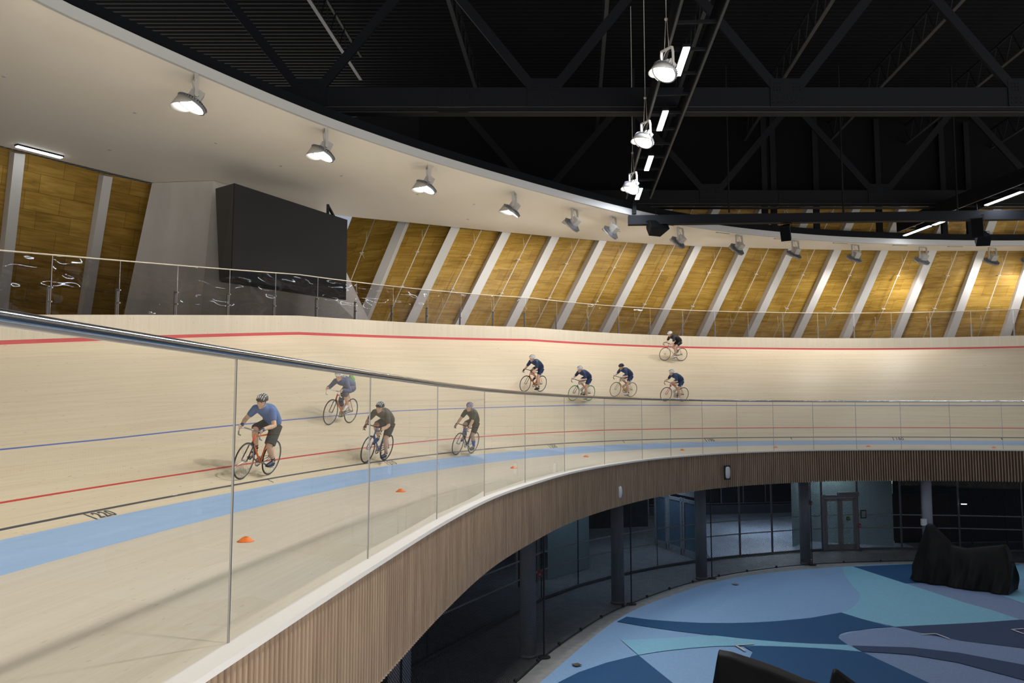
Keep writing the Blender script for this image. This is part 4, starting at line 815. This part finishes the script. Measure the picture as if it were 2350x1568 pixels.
# reddish boards and a ceiling spot in the dark room at right
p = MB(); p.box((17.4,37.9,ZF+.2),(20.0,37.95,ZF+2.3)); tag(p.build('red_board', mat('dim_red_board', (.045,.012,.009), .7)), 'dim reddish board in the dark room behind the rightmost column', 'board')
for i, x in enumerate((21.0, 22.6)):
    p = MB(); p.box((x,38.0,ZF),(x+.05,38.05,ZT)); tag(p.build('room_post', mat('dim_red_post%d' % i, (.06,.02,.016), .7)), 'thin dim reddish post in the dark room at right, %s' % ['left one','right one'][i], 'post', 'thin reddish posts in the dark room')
p = MB(); p.box((-.11,-.04,-.015),(.11,.04,.015)); o = p.build('ceiling_lamp', mat('small_lamp', (1,1,1), .5, emit=(1,1,1), estr=5.)); o.location = (19.9,36.5,-2.55); tag(o, 'tiny bright lamp in the dark room at right', 'lamp')
def area(loc, to, sx, sy, w, col, name):
    ld = bpy.data.lights.new(name, 'AREA'); ld.shape = 'RECTANGLE'; ld.size = sx; ld.size_y = sy; ld.energy = w; ld.color = col
    lo = bpy.data.objects.new(name, ld); COL.objects.link(lo); lo.location = loc; lo.rotation_euler = (Vector(to)-Vector(loc)).to_track_quat('-Z','Y').to_euler(); return lo
area((2.2,30.5,ZT-.1), (2.2,30.5,ZF), 4, 1, 45, (.6,.78,1), 'west_lobby_light'); area((6.0,35.8,ZT-.1), (6.0,35.8,ZF), 2.5, 1, 60, (.6,.78,1), 'vestibule_light'); area((9.5,35.6,ZT-.1), (9.5,35.2,ZF), 3, .5, 25, (.7,.83,1), 'walkway_light'); area((13,42,ZT-.1), (13,42,ZF), 3, 1, 200, (.72,.85,1), 'lobby_light'); area((14.8,38.2,ZT-.1), (14.6,38.6,ZF), 1.2, .3, 35, (.8,.93,1), 'door_light')
area((11.5,36.2,ZT-.1), (11.5,36.2,ZF), 1.2, .5, 40, (.8,.9,1), 'lobby_light')

# ---------------------------------------------------------------- covered objects on the infield
def covered(A, B, prof, wid, label, seed):
    """cloth over something long: profile of ridge heights along A->B, draped with folds"""
    rnd = random.Random(seed); A = Vector(A); B = Vector(B); d = (B-A).normalized(); n = Vector((-d.y,d.x,0)); L = (B-A).length; NI, NJ = 72, 56
    ph = [rnd.uniform(0,6.28) for _ in range(6)]
    def ridge(f):
        for i in range(len(prof)-1):
            if prof[i][0] <= f <= prof[i+1][0]: t = (f-prof[i][0])/(prof[i+1][0]-prof[i][0]); return prof[i][1]+(prof[i+1][1]-prof[i][1])*t, prof[i][2]+(prof[i+1][2]-prof[i][2])*t
        return prof[-1][1], prof[-1][2]
    vs = []
    for i in range(NI+1):
        f = i/NI; h, w = ridge(f)
        for j in range(NJ+1):
            g = j/NJ*2-1; s = 1 if g > 0 else -1; g = abs(g)
            top = .22
            if g < top: yy = g/top*w*.16; zz = h - .03*(g/top)**2 - .02*math.sin(9*f+ph[0])*(g/top)
            else:
                q = (g-top)/(1-top); fold = math.sin(L*f*5.2 + ph[1] + 2.0*q + s) * .6 + math.sin(L*f*9.7 + ph[2] - 3*q) * .4
                yy = w*.16 + (w*.5-w*.16)*(q**.75) + .13*fold*q + .03*math.sin(L*f*23+ph[4]+4*q)*q; zz = (h-.03)*(1-q) + .02*q
            e = 0
            if i == 0 or i == NI: e = 0
            xx = L*f + (.05*math.sin(7*g+ph[3])*g)
            vs.append(A + d*xx + n*(yy*s) + Vector((0,0,max(zz,.015))))
    st = NJ+1; fs = [(i*st+j, (i+1)*st+j, (i+1)*st+j+1, i*st+j+1) for i in range(NI) for j in range(NJ)]
    c = MB(); c.add(vs, fs); 
    for i in (0, NI):
        row = [i*st+j for j in range(st)]; c.f.append(tuple(row if i else row[::-1])); c.m.append(0); c.uv.append(None)
    o = c.build('covered_object', M['tarp'], None, True); tag(o, label, 'covered object', 'objects under black cloth on the infield'); return o
covered((14.59,30.31,ZF+.03), (16.86,28.03,ZF+.03), [(0,.55,.7),(.05,.95,1.0),(.17,2.02,1.0),(.22,2.0,1.1),(.42,1.32,1.3),(.55,1.28,1.3),(.62,1.34,1.3),(.93,1.55,1.3),(.97,1.3,1.3),(1,.9,1.3)], 1.2, 'tall pointed object under a black cloth cover standing on the infield floor at right', 3)
covered((3.75,15.73,ZF+.03), (6.43,14.61,ZF+.03), [(0,1.0,.8),(.04,1.62,1.0),(.12,1.60,1.0),(.30,1.45,1.2),(.55,1.25,1.3),(.70,1.20,1.3),(.715,1.50,.8),(.74,1.52,.6),(.9,1.2,1.2),(1,.9,1.3)], 1.2, 'object under a black cloth cover cut off by the bottom edge of the photo', 8)

# ---------------------------------------------------------------- bicycles and riders
def ik(a, b, l1, l2, pole):
    a = Vector(a); b = Vector(b); d = b-a; L = min(d.length, (l1+l2)*.995); d.normalize(); x = (l1*l1 - l2*l2 + L*L)/(2*L); h = math.sqrt(max(l1*l1-x*x, 0)); p = Vector(pole); p = (p - d*p.dot(d)).normalized(); return a + d*x + p*h
SKIN = noisy('skin', (.66,.41,.28), (.72,.47,.33), (1,1,1), 8., 2., .55)
MATC = {}
def cm(name, col, rough=.6, metal=0.):
    if name not in MATC: MATC[name] = mat(name, col, rough, metal)
    return MATC[name]
CHROME = M['steel']; BLK = cm('black_plastic', (.015,.015,.017), .5)
BB = Vector((-.09,0,.275)); WR = .337
def bicycle(r, c):
    def tubes(nm, L, m, par=r): 
        b = MB()
        for q in L: b.tube([Vector(x) for x in q[0]], q[1], q[2] if len(q) > 2 else 0, 10)
        return b.build(nm, m, par, True)
    HT, HB, ST, RH, FH = Vector((.30,0,.80)), Vector((.335,0,.67)), Vector((-.235,0,.80)), Vector((-.5,0,WR)), Vector((.5,0,WR))
    fr = tubes('frame', [((HT,HB),.019),((HT-Vector((0,0,.03)),ST),.015),((HB,BB),.018,1),((ST,BB),.015,1)] + [((ST+Vector((0,.012*s,0)),RH+Vector((0,.06*s,0))),.008) for s in (-1,1)] + [((BB+Vector((0,.03*s,0)),RH+Vector((0,.06*s,0))),.010,2) for s in (-1,1)], [c['frame'], c['frame2'], c['stay']])
    tubes('fork', [((HB,HB+Vector((.02,.045*s,-.05)),FH+Vector((-.02,.05*s,.05)),FH+Vector((0,.05*s,0))),.010) for s in (-1,1)] + [((HB+Vector((.02,-.05,-.03)),HB+Vector((.02,.05,-.03))),.012)], c['fork'])
    hb = [((HT,HT+Vector((-.01,0,.07)),HT+Vector((.10,0,.09))),.014)]
    for s in (-1,1): hb.append((((.40,0,.89),(.40,.12*s,.895),(.41,.18*s,.90),(.46,.205*s,.90),(.515,.21*s,.885),(.53,.21*s,.83),(.505,.215*s,.775),(.43,.215*s,.755)),.013,0))
    tubes('handlebar', hb, c['bar'])
    b = MB(); b.loft([(-.40,0,.935),(-.34,0,.945),(-.24,0,.94),(-.13,0,.935)], [(.065,.018),(.07,.02),(.035,.02),(.018,.014)], 0, 12); b.tube([(-.245,0,.80),(-.285,0,.93)], .013, 1); b.build('saddle', [BLK, c['seatpost']], r, True)
    cr = c['crank']
    b = MB(); 
    for k in range(40):
        a0, a1 = 2*PI*k/40, 2*PI*(k+1)/40
        for ya, yb in ((-.048,-.042),):
            P_ = lambda a, rr, y: BB + Vector((rr*math.cos(a), y, rr*math.sin(a)))
            b.quad(P_(a0,.070,ya),P_(a1,.070,ya),P_(a1,.095,ya),P_(a0,.095,ya)); b.quad(P_(a0,.070,yb),P_(a0,.095,yb),P_(a1,.095,yb),P_(a1,.070,yb)); b.quad(P_(a0,.095,ya),P_(a1,.095,ya),P_(a1,.095,yb),P_(a0,.095,yb))
    for k in range(5): a0 = cr + 2*PI*k/5; b.bar(BB + Vector((0,-.045,0)), BB + Vector((.075*math.cos(a0),-.045,.075*math.sin(a0))), .006, .014, 0, (0,1,0))
    b.tube([BB+Vector((0,-.07,0)),BB+Vector((0,.07,0))], .018)
    for s in (1,-1):
        a0 = cr + (PI if s < 0 else 0); e = BB + Vector((.17*math.cos(a0), .075*s, .17*math.sin(a0))); b.bar(BB + Vector((0,.07*s,0)), e, .014, .024, 0, (0,1,0)); b.box(tuple(e + Vector((-.045,.01 if s > 0 else -.10,-.01))), tuple(e + Vector((.045,.10 if s > 0 else -.01,.01))))
    b.build('crankset', c['cranks'], r)
    b = MB(); b.tube([BB+Vector((0,-.045,.092)), RH+Vector((.02,-.045,.033)), RH+Vector((-.03,-.045,.015)), RH+Vector((-.03,-.045,-.015)), RH+Vector((.02,-.045,-.033)), BB+Vector((0,-.045,-.092))], .005, 0, 6); b.build('chain', BLK, r)
    for hub in (FH, RH):
        w = MB(); n = 48
        def ringt(R0, r0, m):
            vs = [hub + Vector(((R0 + r0*math.cos(2*PI*j/8))*math.cos(2*PI*i/n), r0*math.sin(2*PI*j/8), (R0 + r0*math.cos(2*PI*j/8))*math.sin(2*PI*i/n))) for i in range(n) for j in range(8)]
            w.add(vs, [(i*8+j, i*8+(j+1) % 8, ((i+1) % n)*8+(j+1) % 8, ((i+1) % n)*8+j) for i in range(n) for j in range(8)], m)
        ringt(WR-.012, .0125, 0); wh = w.build('wheel', c['tyre'], r, True)
        w = MB(); ringt(WR-.030, .008, 0); w.build('rim', c['rim'], wh, True)
        w = MB()
        for k in range(20): a0 = 2*PI*k/20; w.tube([hub + Vector((.02*math.cos(a0+1.3*(1 if k % 2 else -1)), .03*(1 if k % 2 else -1), .02*math.sin(a0+1.3*(1 if k % 2 else -1)))), hub + Vector(((WR-.03)*math.cos(a0), 0, (WR-.03)*math.sin(a0)))], .0015, 0, 4)
        w.tube([hub+Vector((0,-.055,0)), hub+Vector((0,.055,0))], .014, 0, 8); w.build('spokes', M['steel_dull'], wh)
    return r

def rem(o, vox, smooth=3):
    m = o.modifiers.new('Remesh', 'REMESH'); m.mode = 'VOXEL'; m.voxel_size = vox; m.use_smooth_shade = True
    s = o.modifiers.new('Smooth', 'SMOOTH'); s.factor = .5; s.iterations = smooth
    return o
def rider(r, c):
    lean = c.get('lean', 0.)     # 0 low, 1 upright
    crk = c['crank']; fem = c.get('slim', 1.)
    H = Vector((-.265,0,1.02)); SH = Vector((.235-.09*lean,0,1.215+.10*lean+c.get('dz',0))); NK = SH + Vector((.075,0,.055)); HD = SH + Vector((.150,0,.135+.03*lean))
    yaw = c.get('yaw', 0.); pit = c.get('pitch', .25); HM = Matrix.Translation(HD) @ Matrix.Rotation(yaw, 4, 'Z') @ Matrix.Rotation(pit, 4, 'Y')
    hand = c.get('hand', 'drop')
    hp = {'drop': Vector((.515,.212,.80)), 'hood': Vector((.50,.21,.915)), 'top': Vector((.40,.15,.91))}[hand]
    body = MB(); seg = 14
    K = fem
    tor = [(H+Vector((-.02,0,-.06)), (.15*K,.12)), (H+Vector((.05,0,.05)), (.165*K,.13)), (H.lerp(SH,.42)+Vector((-.03,0,.05)), (.155*K,.125)), (H.lerp(SH,.72)+Vector((-.02,0,.045)), (.175*K,.13)), (SH+Vector((-.01,0,-.0)), (.18*K,.10)), (SH+Vector((.045,0,.03)), (.09,.065))]
    body.loft([a for a, _ in tor], [b for _, b in tor], 0, 18)
    body.loft([SH+Vector((.02,0,.01)), NK, HD+Vector((-.02,0,-.05))], [.062,.055,.055], 0, 12)
    # head in its own frame: x forward, z up
    hd = MB(); hd.loft([(.035,0,-.115),(.025,0,-.08),(.01,0,-.03),(0,0,.03),(-.005,0,.075),(-.005,0,.105)], [(.030,.034),(.055,.070),(.070,.090),(.076,.100),(.066,.085),(.035,.045)], 0, 18, (0,1,0))
    hd.loft([(.095,0,.012),(.112,0,-.018),(.098,0,-.030)], [.008,.014,.010], 0, 8); hd.loft([(.080,-.02,-.062),(.086,0,-.060),(.080,.02,-.062)], [.007,.009,.007], 0, 8, (0,0,1))
    for s in (-1,1): hd.ball((-.008,.078*s,-.012), (.020,.010,.030)); hd.ball((.072,.035*s,.004), (.018,.020,.014))
    hd.xform(HM); body.add(hd.v, hd.f)
    arms = []; legs = []
    for s in (1,-1):
        sp = SH + Vector((-.005,.165*K*s,-.015)); wr = Vector((hp.x-.045, hp.y*s, hp.z+.045)); el = ik(sp, wr, .272, .248, (-.15, s*.45, -.5)); arms.append((sp, el, wr))
        body.loft([sp, sp.lerp(el,.35), el, el.lerp(wr,.3), wr], [.058,.052,.043,.044,.029], 0, seg)
        pm = Vector((hp.x-.005, hp.y*s, hp.z+.02)); body.loft([wr, (wr+pm)/2, pm], [(.024,.022),(.038,.020),(.040,.018)], 0, 12)
        for k in range(4):
            y_ = hp.y*s + (k-1.5)*.019 if hand == 'top' else hp.y*s; x_ = hp.x - .0 + (0 if hand == 'top' else (1.5-k)*.0); zo = 0 if hand == 'top' else (1.5-k)*.019; L_ = (.9,1.05,1.,.82)[k]
            o_ = Vector((0, 0, zo)); q0 = Vector((hp.x+.012, y_ + (0 if hand == 'top' else .012*s), hp.z+.018)) + o_*.8
            body.loft([q0, q0 + Vector((.026*L_, 0, -.012)), q0 + Vector((.022*L_, -.006*s, -.038)), q0 + Vector((.002, -.008*s, -.046))], [.0095,.009,.0085,.008], 0, 8)
        body.loft([wr + Vector((.02,-.02*s,-.005)), Vector((hp.x+.0, hp.y*s-.030*s, hp.z+.005)), Vector((hp.x+.015, hp.y*s-.028*s, hp.z-.015))], [.012,.010,.009], 0, 8)
        a0 = crk + (PI if s < 0 else 0); pd = BB + Vector((.17*math.cos(a0), .115*s, .17*math.sin(a0))); pit_f = -.30 - .25*math.cos(a0-.9)
        ank = pd + Vector((-.135*math.cos(pit_f), 0, .095 - .135*math.sin(pit_f)*1.0)); hj = H + Vector((.0,.085*K*s,-.03)); kn = ik(hj, ank, .435, .415, (1,.05*s,.2)); legs.append((hj, kn, ank, pd, pit_f, s))
        body.loft([hj, hj.lerp(kn,.35), hj.lerp(kn,.75), kn, kn.lerp(ank,.3), kn.lerp(ank,.65), ank], [.098*K,.092*K,.070*K,.058,.062*K,.048*K,.035], 0, 16)
        body.loft([ank, ank + (pd-ank)*.5, pd + Vector((.05,0,.035))], [.035,.034,.028], 0, 10)
    bo = rem(body.build('body', SKIN, r, True), .0085)
    # jersey
    j = MB(); g = .014; j.loft([a for a, _ in tor[:5]] + [SH+Vector((.028,0,.018)), SH+Vector((.052,0,.040))], [(b[0]+g, b[1]+g) for _, b in tor[:5]] + [(.165,.105),(.085,.072)], 0, 18)
    sl = c.get('sleeve', .72)
    for sp, el, wr in arms:
        if sl <= 1: j.loft([sp, sp.lerp(el, sl*.5), sp.lerp(el, sl)], [.078,.070,.062], 0, seg)
        else: j.loft([sp, sp.lerp(el,.35), el, el.lerp(wr,.3), wr], [.074,.062,.052,.052,.036], 0, seg)
    jo = rem(j.build('jersey', c['jersey'], r, True), .012)
    # shorts
    q = MB(); q.loft([H+Vector((-.03,0,-.075)), H+Vector((.03,0,.02)), H+Vector((.06,0,.07))], [(.150*K,.118),(.168*K,.13),(.155*K,.12)], 0, 18)
    sf = c.get('short', .68)
    for hj, kn, ank, pd, pf, s in legs:
        if sf <= 1: q.loft([hj, hj.lerp(kn, sf*.5), hj.lerp(kn, sf)], [.114*K,.107*K,.092*K + c.get('baggy',0)], 0, 16, cap=True, round_=False)
        else: q.loft([hj, hj.lerp(kn,.35), hj.lerp(kn,.75), kn, kn.lerp(ank,.35)], [.110*K,.104*K,.082*K,.070,.070*K], 0, 16, cap=True, round_=False)
    so_ = rem(q.build('shorts', c['shorts'], r, True), .012)
    if 'stripe' in c:
        for hj, kn, ank, pd, pf, s in legs:
            st_ = MB(); a_ = hj.lerp(kn,.45) + Vector((0,.102*s,.0)); b_ = hj.lerp(kn,.67) + Vector((0,.093*s,0)); st_.bar(a_, b_, .012, .03, 0, (0,1,0)); st_.build('shorts_panel', c['stripe'], so_)
    for hj, kn, ank, pd, pf, s in legs:
        k_ = MB(); k_.loft([ank.lerp(kn, c.get('sock', .3)), ank.lerp(kn,.1), ank], [.045 if c.get('sock',.3) < .5 else .056,.038,.040], 0, 12, cap=True, round_=False); k_.build('sock', c['socks'], r, True)
        f_ = MB(); fd = Vector((math.cos(pf),0,math.sin(pf))); heel = pd - fd*.15 + Vector((0,0,.045)); toe = pd + fd*.085 + Vector((0,0,.035)); f_.loft([heel, heel.lerp(toe,.3)+Vector((0,0,.012)), heel.lerp(toe,.65)+Vector((0,0,.004)), toe], [(.034,.040),(.036,.046),(.044,.034),(.034,.024)], 0, 14); f_.bar(heel+Vector((0,0,-.036)), toe + Vector((0,0,-.025)), .060, .012, 1, (0,1,0)); f_.build('shoe', [c['shoes'], BLK], r, True)
    if 'gloves' in c:
        for (sp, el, wr), s in zip(arms, (1,-1)):
            g_ = MB(); pm = Vector((hp.x-.005, hp.y*s, hp.z+.02)); g_.loft([wr.lerp(el,.08), wr, (wr+pm)/2, pm + (pm-wr)*.15], [(.032,.030),(.031,.029),(.045,.028),(.046,.027)], 0, 12, cap=True, round_=False); rem(g_.build('glove', c['gloves'], r, True), .008)
    # eyes, helmet
    for s in (-1,1):
        e = MB(); e.ball(HM @ Vector((.086,.035*s,.006)), (.007,.011,.007), 0, 8, 6); e.build('eye', BLK, r, True)
    hm = MB(); vs = []; nu, nv = 28, 12
    for i in range(nv+1):
        ph_ = PI/2*i/nv
        for k in range(nu):
            a_ = 2*PI*k/nu; rr = math.cos(ph_); rid = 1 + .035*(math.cos(a_*2*5) if i > 1 else 0)*math.sin(2*ph_)
            x_ = .138*rr*math.cos(a_)*rid; 
            if x_ < 0: x_ *= 1.12
            vs.append(HM @ Vector((x_ - .012, .100*rr*math.sin(a_)*rid, .028 + .112*math.sin(ph_) + .02*(1-rr)*0 - (.012 if i == 0 and x_ < 0 else 0))))
    fs = [(i*nu+k, i*nu+(k+1) % nu, (i+1)*nu+(k+1) % nu, (i+1)*nu+k) for i in range(nv) for k in range(nu)] + [tuple(range(nu-1,-1,-1))]
    hm.add(vs, fs); ho = hm.build('helmet', c['helmet'], r, True)
    vt = MB()
    for k in range(-2, 3):
        for (x0_, x1_) in ((.055,.105),(-.02,.035),(-.11,-.045)):
            def hp_(x, k=k): 
                y_ = k*.034; x2 = (x+.012)/.138 if x > -.012 else (x+.012)/.155; z_ = math.sqrt(max(0, 1 - x2*x2 - (y_/.100)**2)); return HM @ Vector((x, y_, .030 + .112*z_ + .003))
            if (abs(k) == 2 and x0_ > .05): x1_ -= .02
            vt.loft([hp_(x0_), hp_((x0_+x1_)/2), hp_(x1_)], [(.007,.004),(.009,.004),(.006,.004)], 0, 8, (0,1,0))
    vt.build('helmet_vents', c.get('vents', BLK), ho, True)
    sp_ = MB(); sp_.tube([HM @ Vector((.01,.082,.03)), HM @ Vector((.02,.07,-.06)), HM @ Vector((.045,.0,-.118)), HM @ Vector((.02,-.07,-.06)), HM @ Vector((.01,-.082,.03))], .004, 0, 6); sp_.build('chin_strap', BLK, ho)
    for nm, pts, rd, mt_ in c.get('extra', []):
        e = MB(); e.loft([Vector(p) for p in pts], rd, 0, 12); e.build(nm, mt_, jo, True)
    return r

NV = cm('navy_kit', (.018,.040,.110), .45); WHT = cm('white_plastic', (.80,.80,.80), .4); WS = cm('white_shoe', (.72,.72,.74), .45)
ORG = cm('orange_frame', (.75,.16,.03), .3); REDF = cm('red_frame', (.55,.05,.03), .3); YEL = cm('yellow_frame', (.80,.42,.03), .3); BLF = cm('blue_frame', (.04,.09,.35), .3)
TAN = cm('tan_tyre', (.30,.20,.10), .7); GRN = cm('green_tyre', (.03,.30,.06), .6); TYR = cm('black_tyre', (.02,.02,.02), .6); WF = cm('white_frame', (.75,.75,.75), .3); SIL = M['steel_dull']
def bc(**k):
    d = dict(frame=BLK, frame2=BLK, stay=BLK, fork=BLK, bar=BLK, seatpost=BLK, cranks=SIL, tyre=TYR, rim=SIL); d.update(k); return d
RD = [
 (12.0, .35, 12, dict(crank=R(205), hand='hood', lean=.6, yaw=.12, pitch=.30, jersey=cm('blue_tshirt',(.10,.17,.37),.8), sleeve=.55, shorts=cm('olive_shorts',(.055,.052,.040),.8), short=.92, baggy=.012, socks=BLK, sock=.22, shoes=cm('navy_shoe',(.02,.03,.07),.5), gloves=cm('blue_glove',(.03,.06,.12),.6), helmet=cm('grey_helmet',(.045,.042,.040),.5), vents=WHT),
  bc(frame=ORG, frame2=ORG, stay=SIL, bar=SIL, fork=BLK), 'person in a blue T-shirt and dark shorts riding behind the first glass joint, grey helmet', 'orange-framed track bicycle with silver bars under the rider in the blue T-shirt'),
 (18.0, 2.05, 10, dict(crank=R(40), hand='hood', lean=.25, dz=-.10, yaw=.05, pitch=.32, jersey=cm('slate_jersey',(.10,.13,.24),.7), sleeve=2, shorts=cm('slate_knickers',(.10,.11,.16),.7), short=2, socks=cm('pale_sock',(.5,.55,.6),.7), shoes=WS, helmet=WHT, extra=[('green_back_panel', [(-.22,.10,1.17),(-.13,.10,1.24),(-.06,.09,1.29)], [(.04,.075)]*3, cm('green_cloth',(.14,.40,.08),.7)), ('pale_front', [(.02,0,1.16),(.12,0,1.23),(.20,0,1.32)], [(.06,.05)]*3, cm('pale_cloth',(.6,.58,.5),.7))]),
  bc(frame=REDF, frame2=ORG, stay=BLK, bar=WHT), 'person in grey-blue long-sleeved jersey and white helmet, riding on the blue line', 'red-orange track bicycle under the rider in the grey-blue long-sleeved jersey'),
 (17.0, .22, 13, dict(crank=R(250), hand='drop', lean=.1, yaw=.10, pitch=.22, jersey=cm('grey_brown_jersey',(.085,.075,.060),.7), sleeve=.72, shorts=cm('dark_shorts',(.05,.045,.040),.7), short=.82, socks=cm('navy_sock',(.05,.07,.22),.7), sock=.45, shoes=cm('dark_navy_shoe',(.015,.02,.06),.5), gloves=cm('brown_glove',(.12,.08,.07),.6), helmet=BLK, vents=WHT),
  bc(frame=BLF, frame2=BLF, stay=BLK, fork=BLF, rim=BLK), 'person in a dark brown-grey jersey riding above the 210 mark, black helmet with white stripe', 'blue track bicycle rolling on the black line above the 210 mark'),
 (21.9, .08, 14, dict(crank=R(225), hand='drop', lean=.8, yaw=.15, pitch=.10, slim=.90, jersey=cm('olive_tshirt',(.075,.072,.055),.8), sleeve=.70, shorts=cm('dark_brown_shorts',(.06,.052,.042),.8), short=.80, socks=cm('blue_sock',(.06,.12,.35),.7), sock=.6, shoes=cm('grey_shoe',(.10,.10,.11),.5), helmet=cm('lilac_helmet',(.38,.36,.55),.4)),
  bc(frame=BLF, frame2=BLK, stay=SIL, fork=cm('grey_fork',(.2,.2,.22),.4)), 'person in dark olive T-shirt and lilac helmet riding low on the black line', 'dark blue track bicycle under the rider with the lilac helmet'),
 (29.75, 3.4, 14, dict(crank=R(265), hand='drop', lean=.25, yaw=.0, pitch=.25, jersey=NV, shorts=NV, stripe=WHT, socks=BLK, shoes=BLK, gloves=BLK, helmet=WHT),
  bc(frame=ORG, frame2=ORG, fork=BLK, tyre=TYR), 'person in navy kit with white helmet and black socks, leftmost of the four navy riders', 'orange track bicycle of the leading navy-kit rider'),
 (31.9, 2.75, 14, dict(crank=R(268), hand='hood', lean=.1, yaw=.05, pitch=.25, jersey=NV, shorts=NV, stripe=WHT, socks=cm('skin_sock',(.7,.55,.3),.7), shoes=WS, gloves=WS, helmet=WHT),
  bc(frame=WF, frame2=WF, tyre=GRN, fork=BLK, cranks=BLK), 'person in navy kit with white helmet and white gloves on the green-tyred bicycle', 'white track bicycle with green tyres'),
 (34.4, 3.05, 14, dict(crank=R(272), hand='hood', lean=.1, yaw=.0, pitch=.28, jersey=NV, shorts=NV, stripe=WHT, socks=BLK, shoes=WS, gloves=WS, helmet=BLK, vents=cm('navy_vents',(.05,.08,.2),.4)),
  bc(frame=WF, frame2=YEL, tyre=TAN, fork=SIL, stay=SIL), 'person in navy kit with black helmet, third from left of the four navy riders', 'white and yellow track bicycle with tan tyres'),
 (36.9, 2.75, 14, dict(crank=R(262), hand='hood', lean=.1, yaw=.05, pitch=.26, jersey=NV, shorts=NV, stripe=WHT, socks=WS, shoes=WS, helmet=WHT),
  bc(frame=REDF, frame2=WF, stay=BLK, fork=REDF, tyre=TYR), 'person in navy kit and white helmet, rightmost of the four navy riders', 'track bicycle with red fork and white down tube'),
 (38.4, 5.92, 14, dict(crank=R(320), hand='drop', lean=.1, yaw=.1, pitch=.35, jersey=cm('black_kit',(.010,.010,.012),.5), shorts=cm('black_kit',(.010,.010,.012),.5), short=.60, socks=BLK, shoes=WS, helmet=WHT),
  bc(frame=WF, frame2=WF, stay=BLK, seatpost=REDF, tyre=cm('brown_tyre',(.09,.06,.03),.7), fork=WF), 'person in black kit with white helmet riding high on the banking by the red band', 'white track bicycle with red seat post high on the banking'),
]
for s, w, lean, c, bk_, lab, blab in RD:
    P_ = tp(s, w); d = tp(s+.4, w) - tp(s-.4, w); d.z *= 1.; fw = -d.normalized(); n = frame(s)[2]
    b_ = bank(s); Nn = (Vector((0,0,1))*math.cos(b_) - n*math.sin(b_)); la = R(lean)
    up = (Vector((0,0,1))*math.cos(la) - n*math.sin(la)); up = (up - fw*up.dot(fw)).normalized(); lf = up.cross(fw)
    mx = Matrix((( fw.x,lf.x,up.x,0),(fw.y,lf.y,up.y,0),(fw.z,lf.z,up.z,0),(0,0,0,1)))
    loc = P_ + Nn*.004 + up*.0
    # arc: the chord of the wheelbase sits slightly outside of the curved surface
    loc = loc + Nn*.010
    r1 = tag(empty('bicycle'), blab, 'bicycle', 'bicycles being ridden'); bk_['crank'] = c['crank']; bicycle(r1, bk_); r1.matrix_world = Matrix.Translation(loc) @ mx
    r2 = tag(empty('person'), lab, 'person', 'cyclists on the track'); rider(r2, c); r2.matrix_world = Matrix.Translation(loc) @ mx
